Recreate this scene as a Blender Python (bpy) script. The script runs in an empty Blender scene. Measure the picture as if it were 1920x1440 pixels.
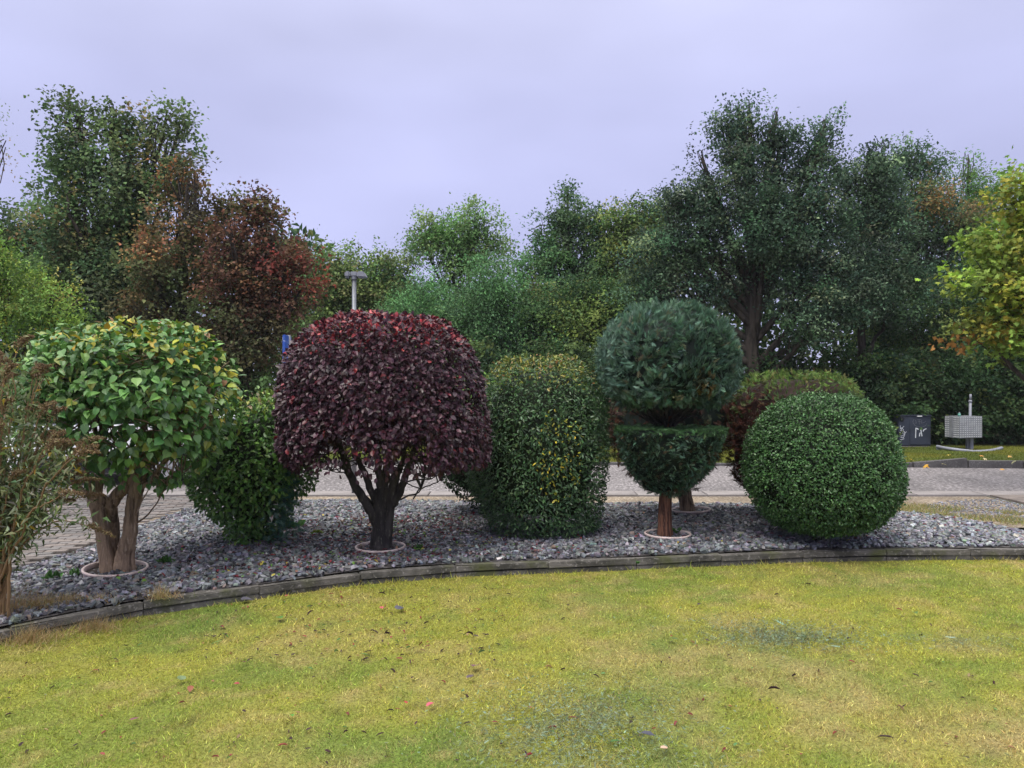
import bpy, bmesh, math
import numpy as np
from mathutils import Vector, Matrix

# ------------------------------------------------------------------ camera, world, sun, exposure
SC = bpy.context.scene
F, H = 1442.0, 1.6                      # focal length in photo pixels, eye height in metres
cam = bpy.data.objects.new('camera', bpy.data.cameras.new('camera'))
SC.collection.objects.link(cam)
cam.location = (0, 0, H); cam.rotation_euler = (math.radians(90), 0, 0)
cam.data.sensor_width = 36; cam.data.lens = 36 * F / 1920
cam.data.clip_start = 0.05; cam.data.clip_end = 3000
SC.camera = cam

SUN_EL, SUN_AZ = math.radians(62), math.radians(215)      # behind the camera, a little to the left, behind cloud
W = bpy.data.worlds.new('World'); SC.world = W; W.use_nodes = True
nt = W.node_tree; nt.nodes.clear()
def wn(t, **k):
    n = nt.nodes.new(t)
    for a, b in k.items(): setattr(n, a, b)
    return n
out = wn('ShaderNodeOutputWorld'); mixs = wn('ShaderNodeMixShader'); mixs.inputs[0].default_value = 0.94
bgs = wn('ShaderNodeBackground'); bgs.inputs[1].default_value = 0.1
sky = wn('ShaderNodeTexSky', sky_type='NISHITA', sun_disc=False, sun_elevation=SUN_EL, sun_rotation=SUN_AZ)
bgc = wn('ShaderNodeBackground'); bgc.inputs[1].default_value = 1.0
tc = wn('ShaderNodeTexCoord'); sep = wn('ShaderNodeSeparateXYZ')
ramp = wn('ShaderNodeValToRGB'); e = ramp.color_ramp
e.elements[0].position = 0.0; e.elements[0].color = (0.275, 0.285, 0.445, 1)
e.elements[1].position = 1.0; e.elements[1].color = (1.75, 1.72, 1.62, 1)
for p, c in ((0.18, (0.292, 0.302, 0.475, 1)), (0.34, (0.335, 0.346, 0.52, 1)), (0.46, (0.39, 0.40, 0.56, 1)), (0.62, (0.85, 0.85, 0.92, 1))):
    x = e.elements.new(p); x.color = c
mp = wn('ShaderNodeMapping'); mp.inputs['Scale'].default_value = (1.0, 1.0, 2.6)
nz = wn('ShaderNodeTexNoise'); nz.inputs['Scale'].default_value = 2.0; nz.inputs['Detail'].default_value = 3; nz.inputs['Roughness'].default_value = 0.45
mr = wn('ShaderNodeMapRange'); mr.inputs[1].default_value = 0.3; mr.inputs[2].default_value = 0.7; mr.inputs[3].default_value = 0.90; mr.inputs[4].default_value = 1.24
vm = wn('ShaderNodeVectorMath', operation='SCALE')
L = nt.links.new
L(tc.outputs['Generated'], sep.inputs[0]); L(sep.outputs[2], ramp.inputs[0])
L(tc.outputs['Generated'], mp.inputs[0]); L(mp.outputs[0], nz.inputs['Vector']); L(nz.outputs[0], mr.inputs[0])
L(ramp.outputs[0], vm.inputs[0]); L(mr.outputs[0], vm.inputs['Scale']); L(vm.outputs[0], bgc.inputs[0])
L(sky.outputs[0], bgs.inputs[0]); L(bgs.outputs[0], mixs.inputs[1]); L(bgc.outputs[0], mixs.inputs[2]); L(mixs.outputs[0], out.inputs[0])

sun = bpy.data.objects.new('sun', bpy.data.lights.new('sun', 'SUN')); SC.collection.objects.link(sun)
sun.data.energy = 1.5; sun.data.angle = math.radians(30); sun.data.color = (1.0, 0.96, 0.88)
sd = Vector((math.sin(SUN_AZ) * math.cos(SUN_EL), math.cos(SUN_AZ) * math.cos(SUN_EL), math.sin(SUN_EL)))
sun.rotation_euler = sd.to_track_quat('Z', 'Y').to_euler()
vs = SC.view_settings
vs.view_transform = 'Standard'; vs.look = 'None'; vs.exposure = 0.80; vs.gamma = 1.0; vs.use_curve_mapping = False

# ------------------------------------------------------------------ helpers
rng = np.random.default_rng(11)
COL = SC.collection
def P(px, py, d): return np.array([(px - 960) / F * d, d, H - (py - 720) / F * d])
def G(px, py, z=0.0):
    d = (H - z) * F / (py - 720.0); return np.array([(px - 960) / F * d, d, z])
def nrm(v): return v / np.maximum(np.linalg.norm(v, axis=-1, keepdims=True), 1e-9)
def rvec(n): return nrm(rng.normal(size=(n, 3)))

def vnoise(p, scale=1.0, seed=0):
    p = np.asarray(p, float) * scale + seed * 17.3 + 1000
    i = np.floor(p).astype(np.int64); f = p - i; f = f * f * (3 - 2 * f)
    def h(a, b, c):
        n = (a * 73856093 ^ b * 19349663 ^ c * 83492791 ^ seed * 2654435) & 0x7fffffff
        n = (n * 1103515245 + 12345) & 0x7fffffff; n = (n ^ (n >> 13)) * 60493 & 0x7fffffff
        return (n & 0xffff) / 65535.0
    r = 0
    for dx in (0, 1):
        for dy in (0, 1):
            for dz in (0, 1):
                w = (f[..., 0] if dx else 1 - f[..., 0]) * (f[..., 1] if dy else 1 - f[..., 1]) * (f[..., 2] if dz else 1 - f[..., 2])
                r = r + w * h(i[..., 0] + dx, i[..., 1] + dy, i[..., 2] + dz)
    return r
def fbm(p, scale=1.0, seed=0, o=3):
    return sum(vnoise(p, scale * 2 ** k, seed + k) * 0.5 ** k for k in range(o)) / sum(0.5 ** k for k in range(o))
def xyz(x, y, z=0.0):
    x = np.asarray(x, float); return np.stack([x, np.asarray(y, float) + 0 * x, z + 0 * x], -1)

def mesh_np(name, verts, faces, mat=None, parent=None, col=None, smooth=False):
    verts = np.ascontiguousarray(verts, dtype=np.float32); faces = np.asarray(faces, dtype=np.int32)
    me = bpy.data.meshes.new(name); k = faces.shape[1]
    me.vertices.add(len(verts)); me.vertices.foreach_set('co', verts.ravel())
    me.loops.add(faces.size); me.loops.foreach_set('vertex_index', faces.ravel())
    me.polygons.add(len(faces)); me.polygons.foreach_set('loop_start', np.arange(0, faces.size, k, dtype=np.int32))
    me.polygons.foreach_set('use_smooth', np.full(len(faces), smooth))
    me.update(calc_edges=True)
    if col is not None:
        a = me.color_attributes.new('Col', 'FLOAT_COLOR', 'POINT')
        c = np.ones((len(verts), 4), np.float32); c[:, :3] = col; a.data.foreach_set('color', c.ravel())
    if mat: me.materials.append(mat)
    o = bpy.data.objects.new(name, me); COL.objects.link(o)
    if parent: o.parent = parent; o.matrix_parent_inverse = Matrix.Translation(-Vector(parent.location))
    return o
def tag(o, label=None, cat=None, group=None, kind=None):
    if label: o['label'] = label
    if cat: o['category'] = cat
    if group: o['group'] = group
    if kind: o['kind'] = kind
    return o
def thing(name, loc, label, cat, group=None):
    o = bpy.data.objects.new(name, None); o.location = [float(v) for v in loc]; o.empty_display_size = 0.1; COL.objects.link(o)
    return tag(o, label, cat, group)
def link_part(name, me, parent, M, color=None):
    o = bpy.data.objects.new(name, me); COL.objects.link(o); o.parent = parent
    o.matrix_parent_inverse = Matrix.Translation(-Vector(parent.location)) if parent else Matrix()
    o.matrix_basis = M
    if color is not None: o.color = (*[float(c) for c in color], 1)
    return o

# ------------------------------------------------------------------ materials
def material(name, base=(0.5, 0.5, 0.5), rough=0.8, metal=0.0, spec=0.5, attr=None, var=None, bump=None, translucent=0.0, stretch=(1, 1, 1), coord='Object', coat=0.0, gloss_var=0.0):
    """var = [(noise scale, other colour, contrast lo, hi)], bump = [(scale, strength, distance)]"""
    m = bpy.data.materials.new(name); m.use_nodes = True; t = m.node_tree; n = t.nodes; lk = t.links.new
    b = n['Principled BSDF']; b.inputs['Roughness'].default_value = rough; b.inputs['Metallic'].default_value = metal
    b.inputs['Specular IOR Level'].default_value = spec; b.inputs['Coat Weight'].default_value = coat
    if attr == 'Col':
        a = n.new('ShaderNodeVertexColor'); a.layer_name = 'Col'; csock = a.outputs[0]
    elif attr == 'object':
        a = n.new('ShaderNodeObjectInfo'); csock = a.outputs['Color']
    else:
        a = n.new('ShaderNodeRGB'); a.outputs[0].default_value = (*base, 1); csock = a.outputs[0]
    c = n.new('ShaderNodeTexCoord'); mpn = n.new('ShaderNodeMapping'); mpn.inputs['Scale'].default_value = stretch
    if coord == 'World': c = n.new('ShaderNodeNewGeometry'); lk(c.outputs['Position'], mpn.inputs[0])
    else: lk(c.outputs[coord], mpn.inputs[0])
    for i, (s, colr, lo, hi) in enumerate(var or []):
        z = n.new('ShaderNodeTexNoise'); z.inputs['Scale'].default_value = s; z.inputs['Detail'].default_value = 5; lk(mpn.outputs[0], z.inputs['Vector'])
        r = n.new('ShaderNodeMapRange'); r.inputs[1].default_value = lo; r.inputs[2].default_value = hi; lk(z.outputs[0], r.inputs[0])
        x = n.new('ShaderNodeMix'); x.data_type = 'RGBA'; lk(r.outputs[0], x.inputs[0]); lk(csock, x.inputs[6])
        if isinstance(colr, (int, float)):
            q = n.new('ShaderNodeVectorMath'); q.operation = 'SCALE'; lk(csock, q.inputs[0]); q.inputs['Scale'].default_value = colr; lk(q.outputs[0], x.inputs[7])
        else: x.inputs[7].default_value = (*colr, 1)
        csock = x.outputs[2]
    if gloss_var:
        z = n.new('ShaderNodeTexNoise'); z.inputs['Scale'].default_value = 3; lk(mpn.outputs[0], z.inputs['Vector'])
        r = n.new('ShaderNodeMapRange'); r.inputs[1].default_value = 0.35; r.inputs[2].default_value = 0.65
        r.inputs[3].default_value = rough - gloss_var; r.inputs[4].default_value = rough + gloss_var; lk(z.outputs[0], r.inputs[0]); lk(r.outputs[0], b.inputs['Roughness'])
    lk(csock, b.inputs['Base Color'])
    prev = None
    for s, st, di in bump or []:
        z = n.new('ShaderNodeTexNoise'); z.inputs['Scale'].default_value = s; z.inputs['Detail'].default_value = 4; lk(mpn.outputs[0], z.inputs['Vector'])
        bp = n.new('ShaderNodeBump'); bp.inputs['Strength'].default_value = st; bp.inputs['Distance'].default_value = di; lk(z.outputs[0], bp.inputs['Height'])
        if prev: lk(prev, bp.inputs['Normal'])
        prev = bp.outputs[0]
    if prev: lk(prev, b.inputs['Normal'])
    if translucent:
        tr = n.new('ShaderNodeBsdfTranslucent'); lk(csock, tr.inputs[0]); mx = n.new('ShaderNodeMixShader'); mx.inputs[0].default_value = translucent
        lk(b.outputs[0], mx.inputs[1]); lk(tr.outputs[0], mx.inputs[2]); lk(mx.outputs[0], n['Material Output'].inputs[0])
    return m

M_leaf = material('leaf', attr='Col', rough=0.6, spec=0.18, translucent=0.25)
M_leaf_gloss = material('glossy_leaf', attr='Col', rough=0.38, spec=0.42, translucent=0.15)
M_leaf_obj = material('single_leaf', attr='object', rough=0.4, spec=0.42, translucent=0.2)
M_far = material('tree_leaf', attr='Col', rough=0.7, spec=0.14, translucent=0.34)
M_grass = material('grass', attr='Col', rough=0.6, spec=0.25, translucent=0.3)
M_soilcol = material('lawn_turf', attr='Col', rough=0.9, spec=0.2, var=[(60, 0.55, 0.45, 0.65)], bump=[(90, 0.8, 0.02), (25, 0.6, 0.03)])
M_chip = material('slate_chip', attr='Col', rough=0.5, spec=0.5, var=[(25, 0.6, 0.45, 0.65)], bump=[(60, 0.3, 0.004)], gloss_var=0.15)
M_bark = material('bark', (0.29, 0.205, 0.145), rough=0.9, spec=0.2, var=[(9, (0.10, 0.068, 0.048), 0.47, 0.64), (30, (0.44, 0.34, 0.26), 0.55, 0.75)], bump=[(12, 1.0, 0.03), (40, 0.6, 0.01)], stretch=(3.2, 3.2, 0.35))
M_barkdark = material('dark_bark', (0.045, 0.038, 0.036), rough=0.75, spec=0.4, var=[(10, (0.018, 0.015, 0.015), 0.45, 0.6), (26, (0.12, 0.115, 0.09), 0.6, 0.72)], bump=[(14, 0.9, 0.02), (60, 0.5, 0.006)], stretch=(2, 2, 0.7))
M_barkred = material('red_bark', (0.16, 0.075, 0.048), rough=0.9, spec=0.2, var=[(14, (0.055, 0.026, 0.02), 0.45, 0.6), (40, (0.26, 0.15, 0.11), 0.58, 0.75)], bump=[(18, 1.0, 0.02)], stretch=(3.5, 3.5, 0.25))
M_barkfar = material('tree_bark', (0.07, 0.058, 0.048), rough=0.9, spec=0.2, var=[(4, (0.03, 0.026, 0.022), 0.45, 0.6)], bump=[(6, 0.8, 0.05)], stretch=(2, 2, 0.5))

# ------------------------------------------------------------------ leaf shapes: (along, across, normal), triangles
T = {}
T['rhomb'] = (np.array([(0, 0, 0), (.42, -.5, .12), (1, 0, -.06), (.42, .5, .12)]), [(0, 2, 1), (0, 3, 2)])
T['ellip'] = (np.array([(0, 0, 0), (.3, -.45, .1), (.72, -.38, .06), (1, 0, -.1), (.72, .38, .06), (.3, .45, .1), (.5, 0, 0)]),
              [(0, 6, 1), (1, 6, 2), (2, 6, 3), (3, 6, 4), (4, 6, 5), (5, 6, 0)])
T['heart'] = (np.array([(0, 0, 0), (-.06, -.26, .05), (.14, -.47, .1), (.45, -.46, .09), (.78, -.2, .0), (1.02, 0, -.14),
                        (.78, .2, .0), (.45, .46, .09), (.14, .47, .1), (-.06, .26, .05), (.35, 0, .0), (.7, 0, -.04)]),
              [(0, 10, 1), (1, 10, 2), (2, 10, 3), (3, 10, 11), (3, 11, 4), (4, 11, 5), (5, 11, 6), (6, 11, 7), (11, 10, 7), (7, 10, 8), (8, 10, 9), (9, 10, 0)])
mv = [(0, 0, 0), (-.1, -.3, 0), (.12, -.22, .02), (.2, -.62, -.05), (.42, -.28, .03), (.62, -.42, 0), (.62, -.14, .02), (1, 0, -.1),
      (.62, .14, .02), (.62, .42, 0), (.42, .28, .03), (.2, .62, -.05), (.12, .22, .02), (-.1, .3, 0), (.3, 0, .03)]
T['maple'] = (np.array(mv), [(14, k + 1, k) for k in range(13)] + [(14, 0, 13)])
sv, sf = [], []
for k, (u0, ang, ln) in enumerate([(0.0, -.75, .5), (0.0, .75, .5), (.22, -.6, .5), (.22, .6, .5), (.45, -.45, .42), (.45, .45, .42), (.15, 0, .9)]):
    b0 = len(sv); ca, sa = math.cos(ang), math.sin(ang); w = .05
    sv += [(u0 - w * sa, 0 + w * ca, 0), (u0 + w * sa, 0 - w * ca, 0), (u0 + ln * ca, ln * sa, .06 * abs(ang))]; sf.append((b0, b0 + 1, b0 + 2))
T['spray'] = (np.array(sv), sf)
T['needle'] = (np.array([(0, -.5, 0), (0, .5, 0), (1, 0, 0)]), [(0, 1, 2)])

def frames(axis, normal):
    A = nrm(axis); N = nrm(normal - A * np.sum(normal * A, -1, keepdims=True)); return A, N, np.cross(N, A)
def leaves(name, tmpl, pos, axis, normal, length, width, col, mat, parent=None):
    tv, tf = T[tmpl]; tf = np.array(tf); n = len(pos); k = len(tv)
    A, N, B = frames(axis, normal); length = np.broadcast_to(length, (n,)); width = np.broadcast_to(width, (n,))
    curl = rng.uniform(0.2, 2.0, n)
    v = (pos[:, None, :] + (length[:, None, None] * (tv[None, :, 0:1] * A[:, None, :] + tv[None, :, 2:3] * curl[:, None, None] * N[:, None, :])
         + width[:, None, None] * tv[None, :, 1:2] * B[:, None, :]))
    f = (tf[None] + (np.arange(n) * k)[:, None, None]).reshape(-1, 3)
    return mesh_np(name, v.reshape(-1, 3), f, mat, parent, np.repeat(np.clip(col, 0.003, 0.95), k, 0))
LEAFMESH = {}
def leaf_mesh(tmpl, mat):
    key = (tmpl, mat.name)
    if key not in LEAFMESH:
        out = []
        for curl in (0.6, 1.2, 1.9):
            tv, tf = T[tmpl]; me = bpy.data.meshes.new('leaf_blade')
            me.from_pydata([(a, b, c * curl) for a, b, c in tv], [], [tuple(f) for f in tf]); me.materials.append(mat); out.append(me)
        LEAFMESH[key] = out
    return LEAFMESH[key]
def split_leaves(tmpl, pos, axis, normal, length, width, col, mat, matobj, parent, nobj=300, score=None, restname='foliage'):
    """the leaves that show largest become parts of their own, the rest one part"""
    n = len(pos); length = np.broadcast_to(length, (n,)).copy(); width = np.broadcast_to(width, (n,)).copy()
    order = np.argsort(score); big = order[:nobj]; rest = order[nobj:]
    A, N, B = frames(axis, normal); ms = leaf_mesh(tmpl, matobj)
    for j, i in enumerate(big):
        M = Matrix([[A[i][r] * length[i], B[i][r] * width[i], N[i][r] * length[i], pos[i][r]] for r in range(3)] + [[0, 0, 0, 1]])
        link_part('leaf', ms[j % 3], parent, M, col[i])
    o = leaves(restname, tmpl, pos[rest], axis[rest], normal[rest], length[rest], width[rest], col[rest], mat, parent); o['kind'] = 'stuff'
    return o

def palette(n, pal, jitter=0.18):
    w = np.array([p[1] for p in pal], float); c = np.array([p[0] for p in pal], float)
    k = rng.choice(len(pal), n, p=w / w.sum()); return c[k] * np.exp(rng.normal(0, jitter, (n, 1))) * np.exp(rng.normal(0, jitter * .35, (n, 3)))

# ------------------------------------------------------------------ tubes (trunks, branches, poles)
class Tubes:
    def __init__(s): s.v = []; s.f = []; s.n = 0
    def add(s, pts, rad, sides=8, step=0.05, wob=0.0, flute=0.0):
        pts = np.array(pts, float); rad = np.broadcast_to(np.array(rad, float), (len(pts),))
        seg = np.linalg.norm(np.diff(pts, axis=0), axis=1); L = np.concatenate([[0], np.cumsum(seg)]); m = max(3, int(L[-1] / step) + 1); t = np.linspace(0, L[-1], m)
        p = np.stack([np.interp(t, L, pts[:, k]) for k in range(3)], 1); r = np.interp(t, L, rad)
        if len(pts) > 2:
            for _ in range(max(1, m // (2 * len(pts)))):
                p[1:-1] = (p[:-2] + 2 * p[1:-1] + p[2:]) / 4
        if wob: p[1:-1] += (fbm(p[1:-1], 5, 3)[:, None] - .5) * wob * rng.normal(size=3) + rng.normal(0, wob * .08, (m - 2, 3))
        tg = nrm(np.gradient(p, axis=0)); ref = np.array([0, 1, 0.]) if abs(tg[0][1]) < .8 else np.array([1, 0, 0.])
        a = nrm(np.cross(tg, ref)); b = np.cross(tg, a); th = np.arange(sides) / sides * 2 * math.pi
        ph = rng.uniform(0, 6.3)
        fl = 1 + flute * (np.sin(3 * th + ph)[None, :] * .6 + np.sin(5 * th + 2 * ph)[None, :] * .4)
        fl = fl + (rng.normal(0, flute * .25, (m, sides)) if flute else 0)
        ring = p[:, None] + (r[:, None] * fl)[..., None] * (np.cos(th)[None, :, None] * a[:, None] + np.sin(th)[None, :, None] * b[:, None])
        i, j = np.meshgrid(np.arange(m - 1), np.arange(sides), indexing='ij'); j2 = (j + 1) % sides
        q = np.stack([i * sides + j, i * sides + j2, (i + 1) * sides + j2, (i + 1) * sides + j], -1).reshape(-1, 4) + s.n
        s.v.append(ring.reshape(-1, 3)); s.f.append(q); s.n += m * sides
        s.v.append(p[[0, -1]]); c0, c1 = s.n, s.n + 1
        j = np.arange(sides); j2 = (j + 1) % sides; e = s.n - sides
        s.f.append(np.stack([np.full(sides, c0), j2 + s.n - m * sides, j + s.n - m * sides, np.full(sides, c0)], -1)[:, [0, 1, 2, 2]]) if False else None
        s.v.pop(); return p
    def build(s, name, mat, parent=None): return mesh_np(name, np.concatenate(s.v), np.concatenate(s.f), mat, parent, smooth=True)

def bm_obj(name, bm, mat, parent=None, smooth=False):
    me = bpy.data.meshes.new(name); bm.to_mesh(me); bm.free()
    for p in me.polygons: p.use_smooth = smooth
    me.materials.append(mat); o = bpy.data.objects.new(name, me); COL.objects.link(o)
    if parent: o.parent = parent; o.matrix_parent_inverse = Matrix.Translation(-Vector(parent.location))
    return o
def box(bm, c, s, rot=None, bevel=0.0):
    r = bmesh.ops.create_cube(bm, size=1.0); vs_ = r['verts']; M = Matrix.Translation(Vector([float(a) for a in c])) @ (rot.to_4x4() if rot is not None else Matrix()) @ Matrix.Diagonal((*[float(a) for a in s], 1))
    bmesh.ops.transform(bm, matrix=M, verts=vs_)
    if bevel:
        es = list({e for v in vs_ for e in v.link_edges}); bmesh.ops.bevel(bm, geom=es, offset=bevel, segments=2, affect='EDGES')
def cyl(bm, a, b, r0, r1=None, seg=16, caps=True):
    a, b = Vector([float(x) for x in a]), Vector([float(x) for x in b]); d = b - a
    M = Matrix.Translation((a + b) / 2) @ d.to_track_quat('Z', 'Y').to_matrix().to_4x4()
    bmesh.ops.create_cone(bm, cap_ends=caps, segments=seg, radius1=r0, radius2=r0 if r1 is None else r1, depth=d.length, matrix=M)

# ------------------------------------------------------------------ lofts: a shrub's outline rows (photo y, left, right) at distance d
def loft(rows, d, m=60, depth=1.0):
    rows = np.array(rows, float); y, xl, xr = rows.T
    cx = (xl + xr) / 2; hw = (xr - xl) / 2; s = np.concatenate([[0], np.cumsum(np.hypot(np.diff(y), np.diff(hw)))]); t = np.linspace(0, s[-1], m)
    y = np.interp(t, s, y); cx = np.interp(t, s, cx); hw = np.interp(t, s, hw)
    k = F / d; return (cx - 960) / k, H - (y - 720) / k, hw / k
def loft_sample(rows, d, n, depth=1.0, back=0.5, noise=0.04, nscale=3.0, seed=0):
    cx, z, r = loft(rows, d); ds = np.hypot(np.diff(z), np.diff(r)); w = ds * (r[1:] + r[:-1]) / 2 + 1e-9
    N = int(n * 1.6); i = rng.choice(len(ds), N, p=w / w.sum()); t = rng.random(N); ph = rng.uniform(0, 2 * math.pi, N)
    keep = (np.sin(ph) < 0.2) | (rng.random(N) < back); i, t, ph = i[keep][:n], t[keep][:n], ph[keep][:n]
    R = r[i] * (1 - t) + r[i + 1] * t; Z = z[i] * (1 - t) + z[i + 1] * t; C = cx[i] * (1 - t) + cx[i + 1] * t
    nz_, nr = -(r[i + 1] - r[i]), (z[i + 1] - z[i]); sg = np.sign(-nr) ; nz_, nr = nz_ * -sg, nr * -sg
    nl = np.hypot(nz_, nr) + 1e-9
    N3 = np.stack([np.cos(ph) * nr / nl, np.sin(ph) * nr / nl, -nz_ / nl * -1], 1); N3[:, 2] = np.where(np.abs(nz_) > 0, N3[:, 2], 0)
    pos = np.stack([C + R * np.cos(ph), d + R * depth * np.sin(ph), Z], 1)
    # make the normal point away from the axis centre
    cen = np.stack([C, np.full(len(C), d), np.full(len(C), (z[0] + z[-1]) / 2)], 1)
    N3 = np.where((np.sum(N3 * (pos - cen), 1) < 0)[:, None], -N3, N3)
    pos = pos + N3 * ((fbm(pos, nscale, seed) - .5) * 2 * noise)[:, None]
    return pos, nrm(N3)
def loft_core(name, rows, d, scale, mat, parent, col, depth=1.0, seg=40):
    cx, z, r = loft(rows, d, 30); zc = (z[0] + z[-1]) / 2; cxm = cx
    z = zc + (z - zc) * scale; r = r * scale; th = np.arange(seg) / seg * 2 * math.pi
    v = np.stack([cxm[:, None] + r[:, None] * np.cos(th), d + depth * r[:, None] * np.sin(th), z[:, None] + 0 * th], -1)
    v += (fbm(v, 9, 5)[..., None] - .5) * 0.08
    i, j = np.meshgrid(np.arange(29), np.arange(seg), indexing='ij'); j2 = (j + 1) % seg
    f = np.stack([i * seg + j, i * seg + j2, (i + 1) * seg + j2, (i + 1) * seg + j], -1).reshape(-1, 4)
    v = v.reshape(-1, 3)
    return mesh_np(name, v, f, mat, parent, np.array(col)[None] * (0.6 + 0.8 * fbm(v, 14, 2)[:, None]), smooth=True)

# ================================================================== GROUND
kerb_px = [(-700, 1420), (-300, 1275), (0, 1210), (150, 1176), (300, 1148), (430, 1134), (560, 1113), (690, 1095), (800, 1086), (940, 1080), (1080, 1074), (1288, 1065), (1440, 1057), (1600, 1053), (1760, 1051), (1920, 1050), (2300, 1053), (2900, 1070)]
kerb = np.array([G(a, b)[:2] for a, b in kerb_px])
def smooth_line(p, step):
    s = np.concatenate([[0], np.cumsum(np.linalg.norm(np.diff(p, axis=0), axis=1))]); t = np.arange(0, s[-1], .02)
    q = np.stack([np.interp(t, s, p[:, k]) for k in (0, 1)], 1); k = np.ones(41) / 41
    q = np.stack([np.convolve(np.pad(q[:, j], 20, 'edge'), k, 'valid') for j in (0, 1)], 1)
    s = np.concatenate([[0], np.cumsum(np.linalg.norm(np.diff(q, axis=0), axis=1))]); t = np.arange(0, s[-1], step)
    return np.stack([np.interp(t, s, q[:, k]) for k in (0, 1)], 1)
kerb_fine = smooth_line(kerb, .05)
def kerb_y(x): return np.interp(x, kerb_fine[:, 0], kerb_fine[:, 1])
back_px = [(-900, 1330), (-400, 1175), (-150, 1108), (10, 1067), (75, 1045), (170, 1020), (250, 985), (325, 957), (370, 942), (600, 931), (1130, 938), (1392, 938), (1540, 941), (1666, 952), (1763, 960), (1869, 978), (1920, 992), (2100, 1010), (2600, 1030)]
backl = smooth_line(np.array([G(a, b, .05)[:2] for a, b in back_px]), .05)
def segdist(x, y, line):
    out = np.full(x.shape, 1e9)
    for k in range(0, len(line), 3): out = np.minimum(out, np.hypot(x - line[k, 0], y - line[k, 1]))
    return out
def bed_z(x, y):
    x = np.asarray(x, float); y = np.asarray(y, float)
    b = segdist(x, y, backl); k = segdist(x, y, kerb_fine)
    t = np.clip(b / 1.3, 0, 1); t = t * t * (3 - 2 * t); kk = np.clip(1 - k / .7, 0, 1)
    return 0.01 + np.maximum(t * .105, kk * .068) + .02 * (fbm(xyz(x, y), 2, 8) - .5)
bed_poly = np.concatenate([kerb_fine + np.array([0, .085]), backl[::-1]])
def inside(x, y, poly):
    c = np.zeros(x.shape, bool); p = poly[::4]; q = np.roll(p, -1, 0)
    for (x0, y0), (x1, y1) in zip(p, q):
        if y0 == y1: continue
        c ^= ((y0 > y) != (y1 > y)) & (x < (x1 - x0) * (y - y0) / (y1 - y0) + x0)
    return c

M_ground = material('ground_soil', (0.05, 0.06, 0.03), rough=.95, spec=.1, var=[(0.4, (0.07, 0.055, 0.035), .4, .6)], bump=[(6, .6, .05)])
g = mesh_np('ground', [(-1500, -60, -.08), (1500, -60, -.08), (1500, 2500, -.08), (-1500, 2500, -.08)], [(0, 1, 2, 3)], M_ground); g['kind'] = 'structure'

# asphalt road: from the concrete channel to the far verge
M_asph = material('asphalt', (0.17, 0.155, 0.158), rough=.7, spec=.35, var=[(26, (0.36, 0.33, 0.335), .50, .62), (19, (0.10, 0.09, 0.09), .54, .64), (.9, .72, .4, .62)], bump=[(22, 1.0, .03), (3, .3, .02)], stretch=(1, .45, 1), coord='Object')
xs = np.linspace(-40, 40, 161); ys = np.linspace(11.45, 60, 40)
def sheet(name, x0, x1, y0, y1, z, mat, n=2, m=2):
    X, Y = np.meshgrid(np.linspace(x0, x1, n), np.linspace(y0, y1, m)); v = xyz(X.ravel(), Y.ravel(), z)
    i, j = np.meshgrid(np.arange(m - 1), np.arange(n - 1), indexing='ij'); a = i * n + j
    o = mesh_np(name, v, np.stack([a, a + 1, a + n + 1, a + n], -1).reshape(-1, 4), mat); o['kind'] = 'structure'; return o
sheet('road', -60, 60, 11.42, 15.3, 0.0, M_asph)
sheet('parking_area', -60, -4.2, 15.304, 24, 0.004, M_asph)
M_conc = material('channel_concrete', (0.26, 0.235, 0.23), rough=.75, spec=.4, var=[(3, .75, .4, .65), (40, .8, .5, .7)], bump=[(50, .5, .006)])
ch = sheet('drainage_channel', -60, 60, 10.98, 11.42, -.03, M_conc)
bm = bmesh.new(); box(bm, (0, 0, 0), (.985, .405, .06), bevel=.006); box_me = bpy.data.meshes.new('channel_slab'); bm.to_mesh(box_me); bm.free(); box_me.materials.append(M_conc)
for k in range(-12, 14):
    link_part('channel_slab', box_me, ch, Matrix.Translation((k * 1.0 + .3, 11.2, -.014 + rng.normal(0, .002))) @ Matrix.Rotation(rng.normal(0, .003), 4, 'Y'))
# sandy strip behind the bed
M_sand = material('sandy_gravel', (0.24, 0.19, 0.14), rough=.9, spec=.2, var=[(30, (0.5, 0.44, 0.36), .5, .7), (22, (0.13, 0.10, 0.075), .55, .68), (2, .7, .4, .6)], bump=[(45, .9, .02), (160, .6, .006)])
o = sheet('sandy_strip', -4.6, 60, 8.6, 10.976, -.006, M_sand, 120, 10)

# brick paved drive on the left
M_pave = material('paving_brick', attr='object', rough=.72, spec=.4, var=[(5, .7, .4, .62), (60, .75, .5, .7)], bump=[(70, .6, .004)])
M_pave_c = material('paving_brick_far', attr='Col', rough=.72, spec=.4, var=[(5, .7, .4, .62), (60, .75, .5, .7)], bump=[(70, .6, .004)])
M_joint = material('paving_joint', (0.10, 0.095, 0.08), rough=.95, var=[(9, (0.07, 0.09, 0.03), .5, .65)])
drive = sheet('driveway', -30, -3.2, 4.0, 10.976, -.02, M_joint)
bm = bmesh.new(); box(bm, (0, 0, 0), (.196, .096, .05), bevel=.006); pm = bpy.data.meshes.new('brick'); bm.to_mesh(pm); bm.free(); pm.materials.append(M_pave)
pv = np.array([v.co[:] for v in pm.vertices]);
pos = []
ang = math.radians(14); ca, sa = math.cos(ang), math.sin(ang)
for i in range(-70, 70):
    for j in range(-70, 70):
        u, v = i * .2 + (.1 if j % 2 else 0), j * .1
        x, y = -6.2 + ca * u - sa * v, 8.6 + sa * u + ca * v
        pos.append((x, y))
pos = np.array(pos); bx = backl
inb = inside(pos[:, 0], pos[:, 1], bed_poly); dfront = pos[:, 1] < kerb_y(pos[:, 0]) + .2
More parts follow.
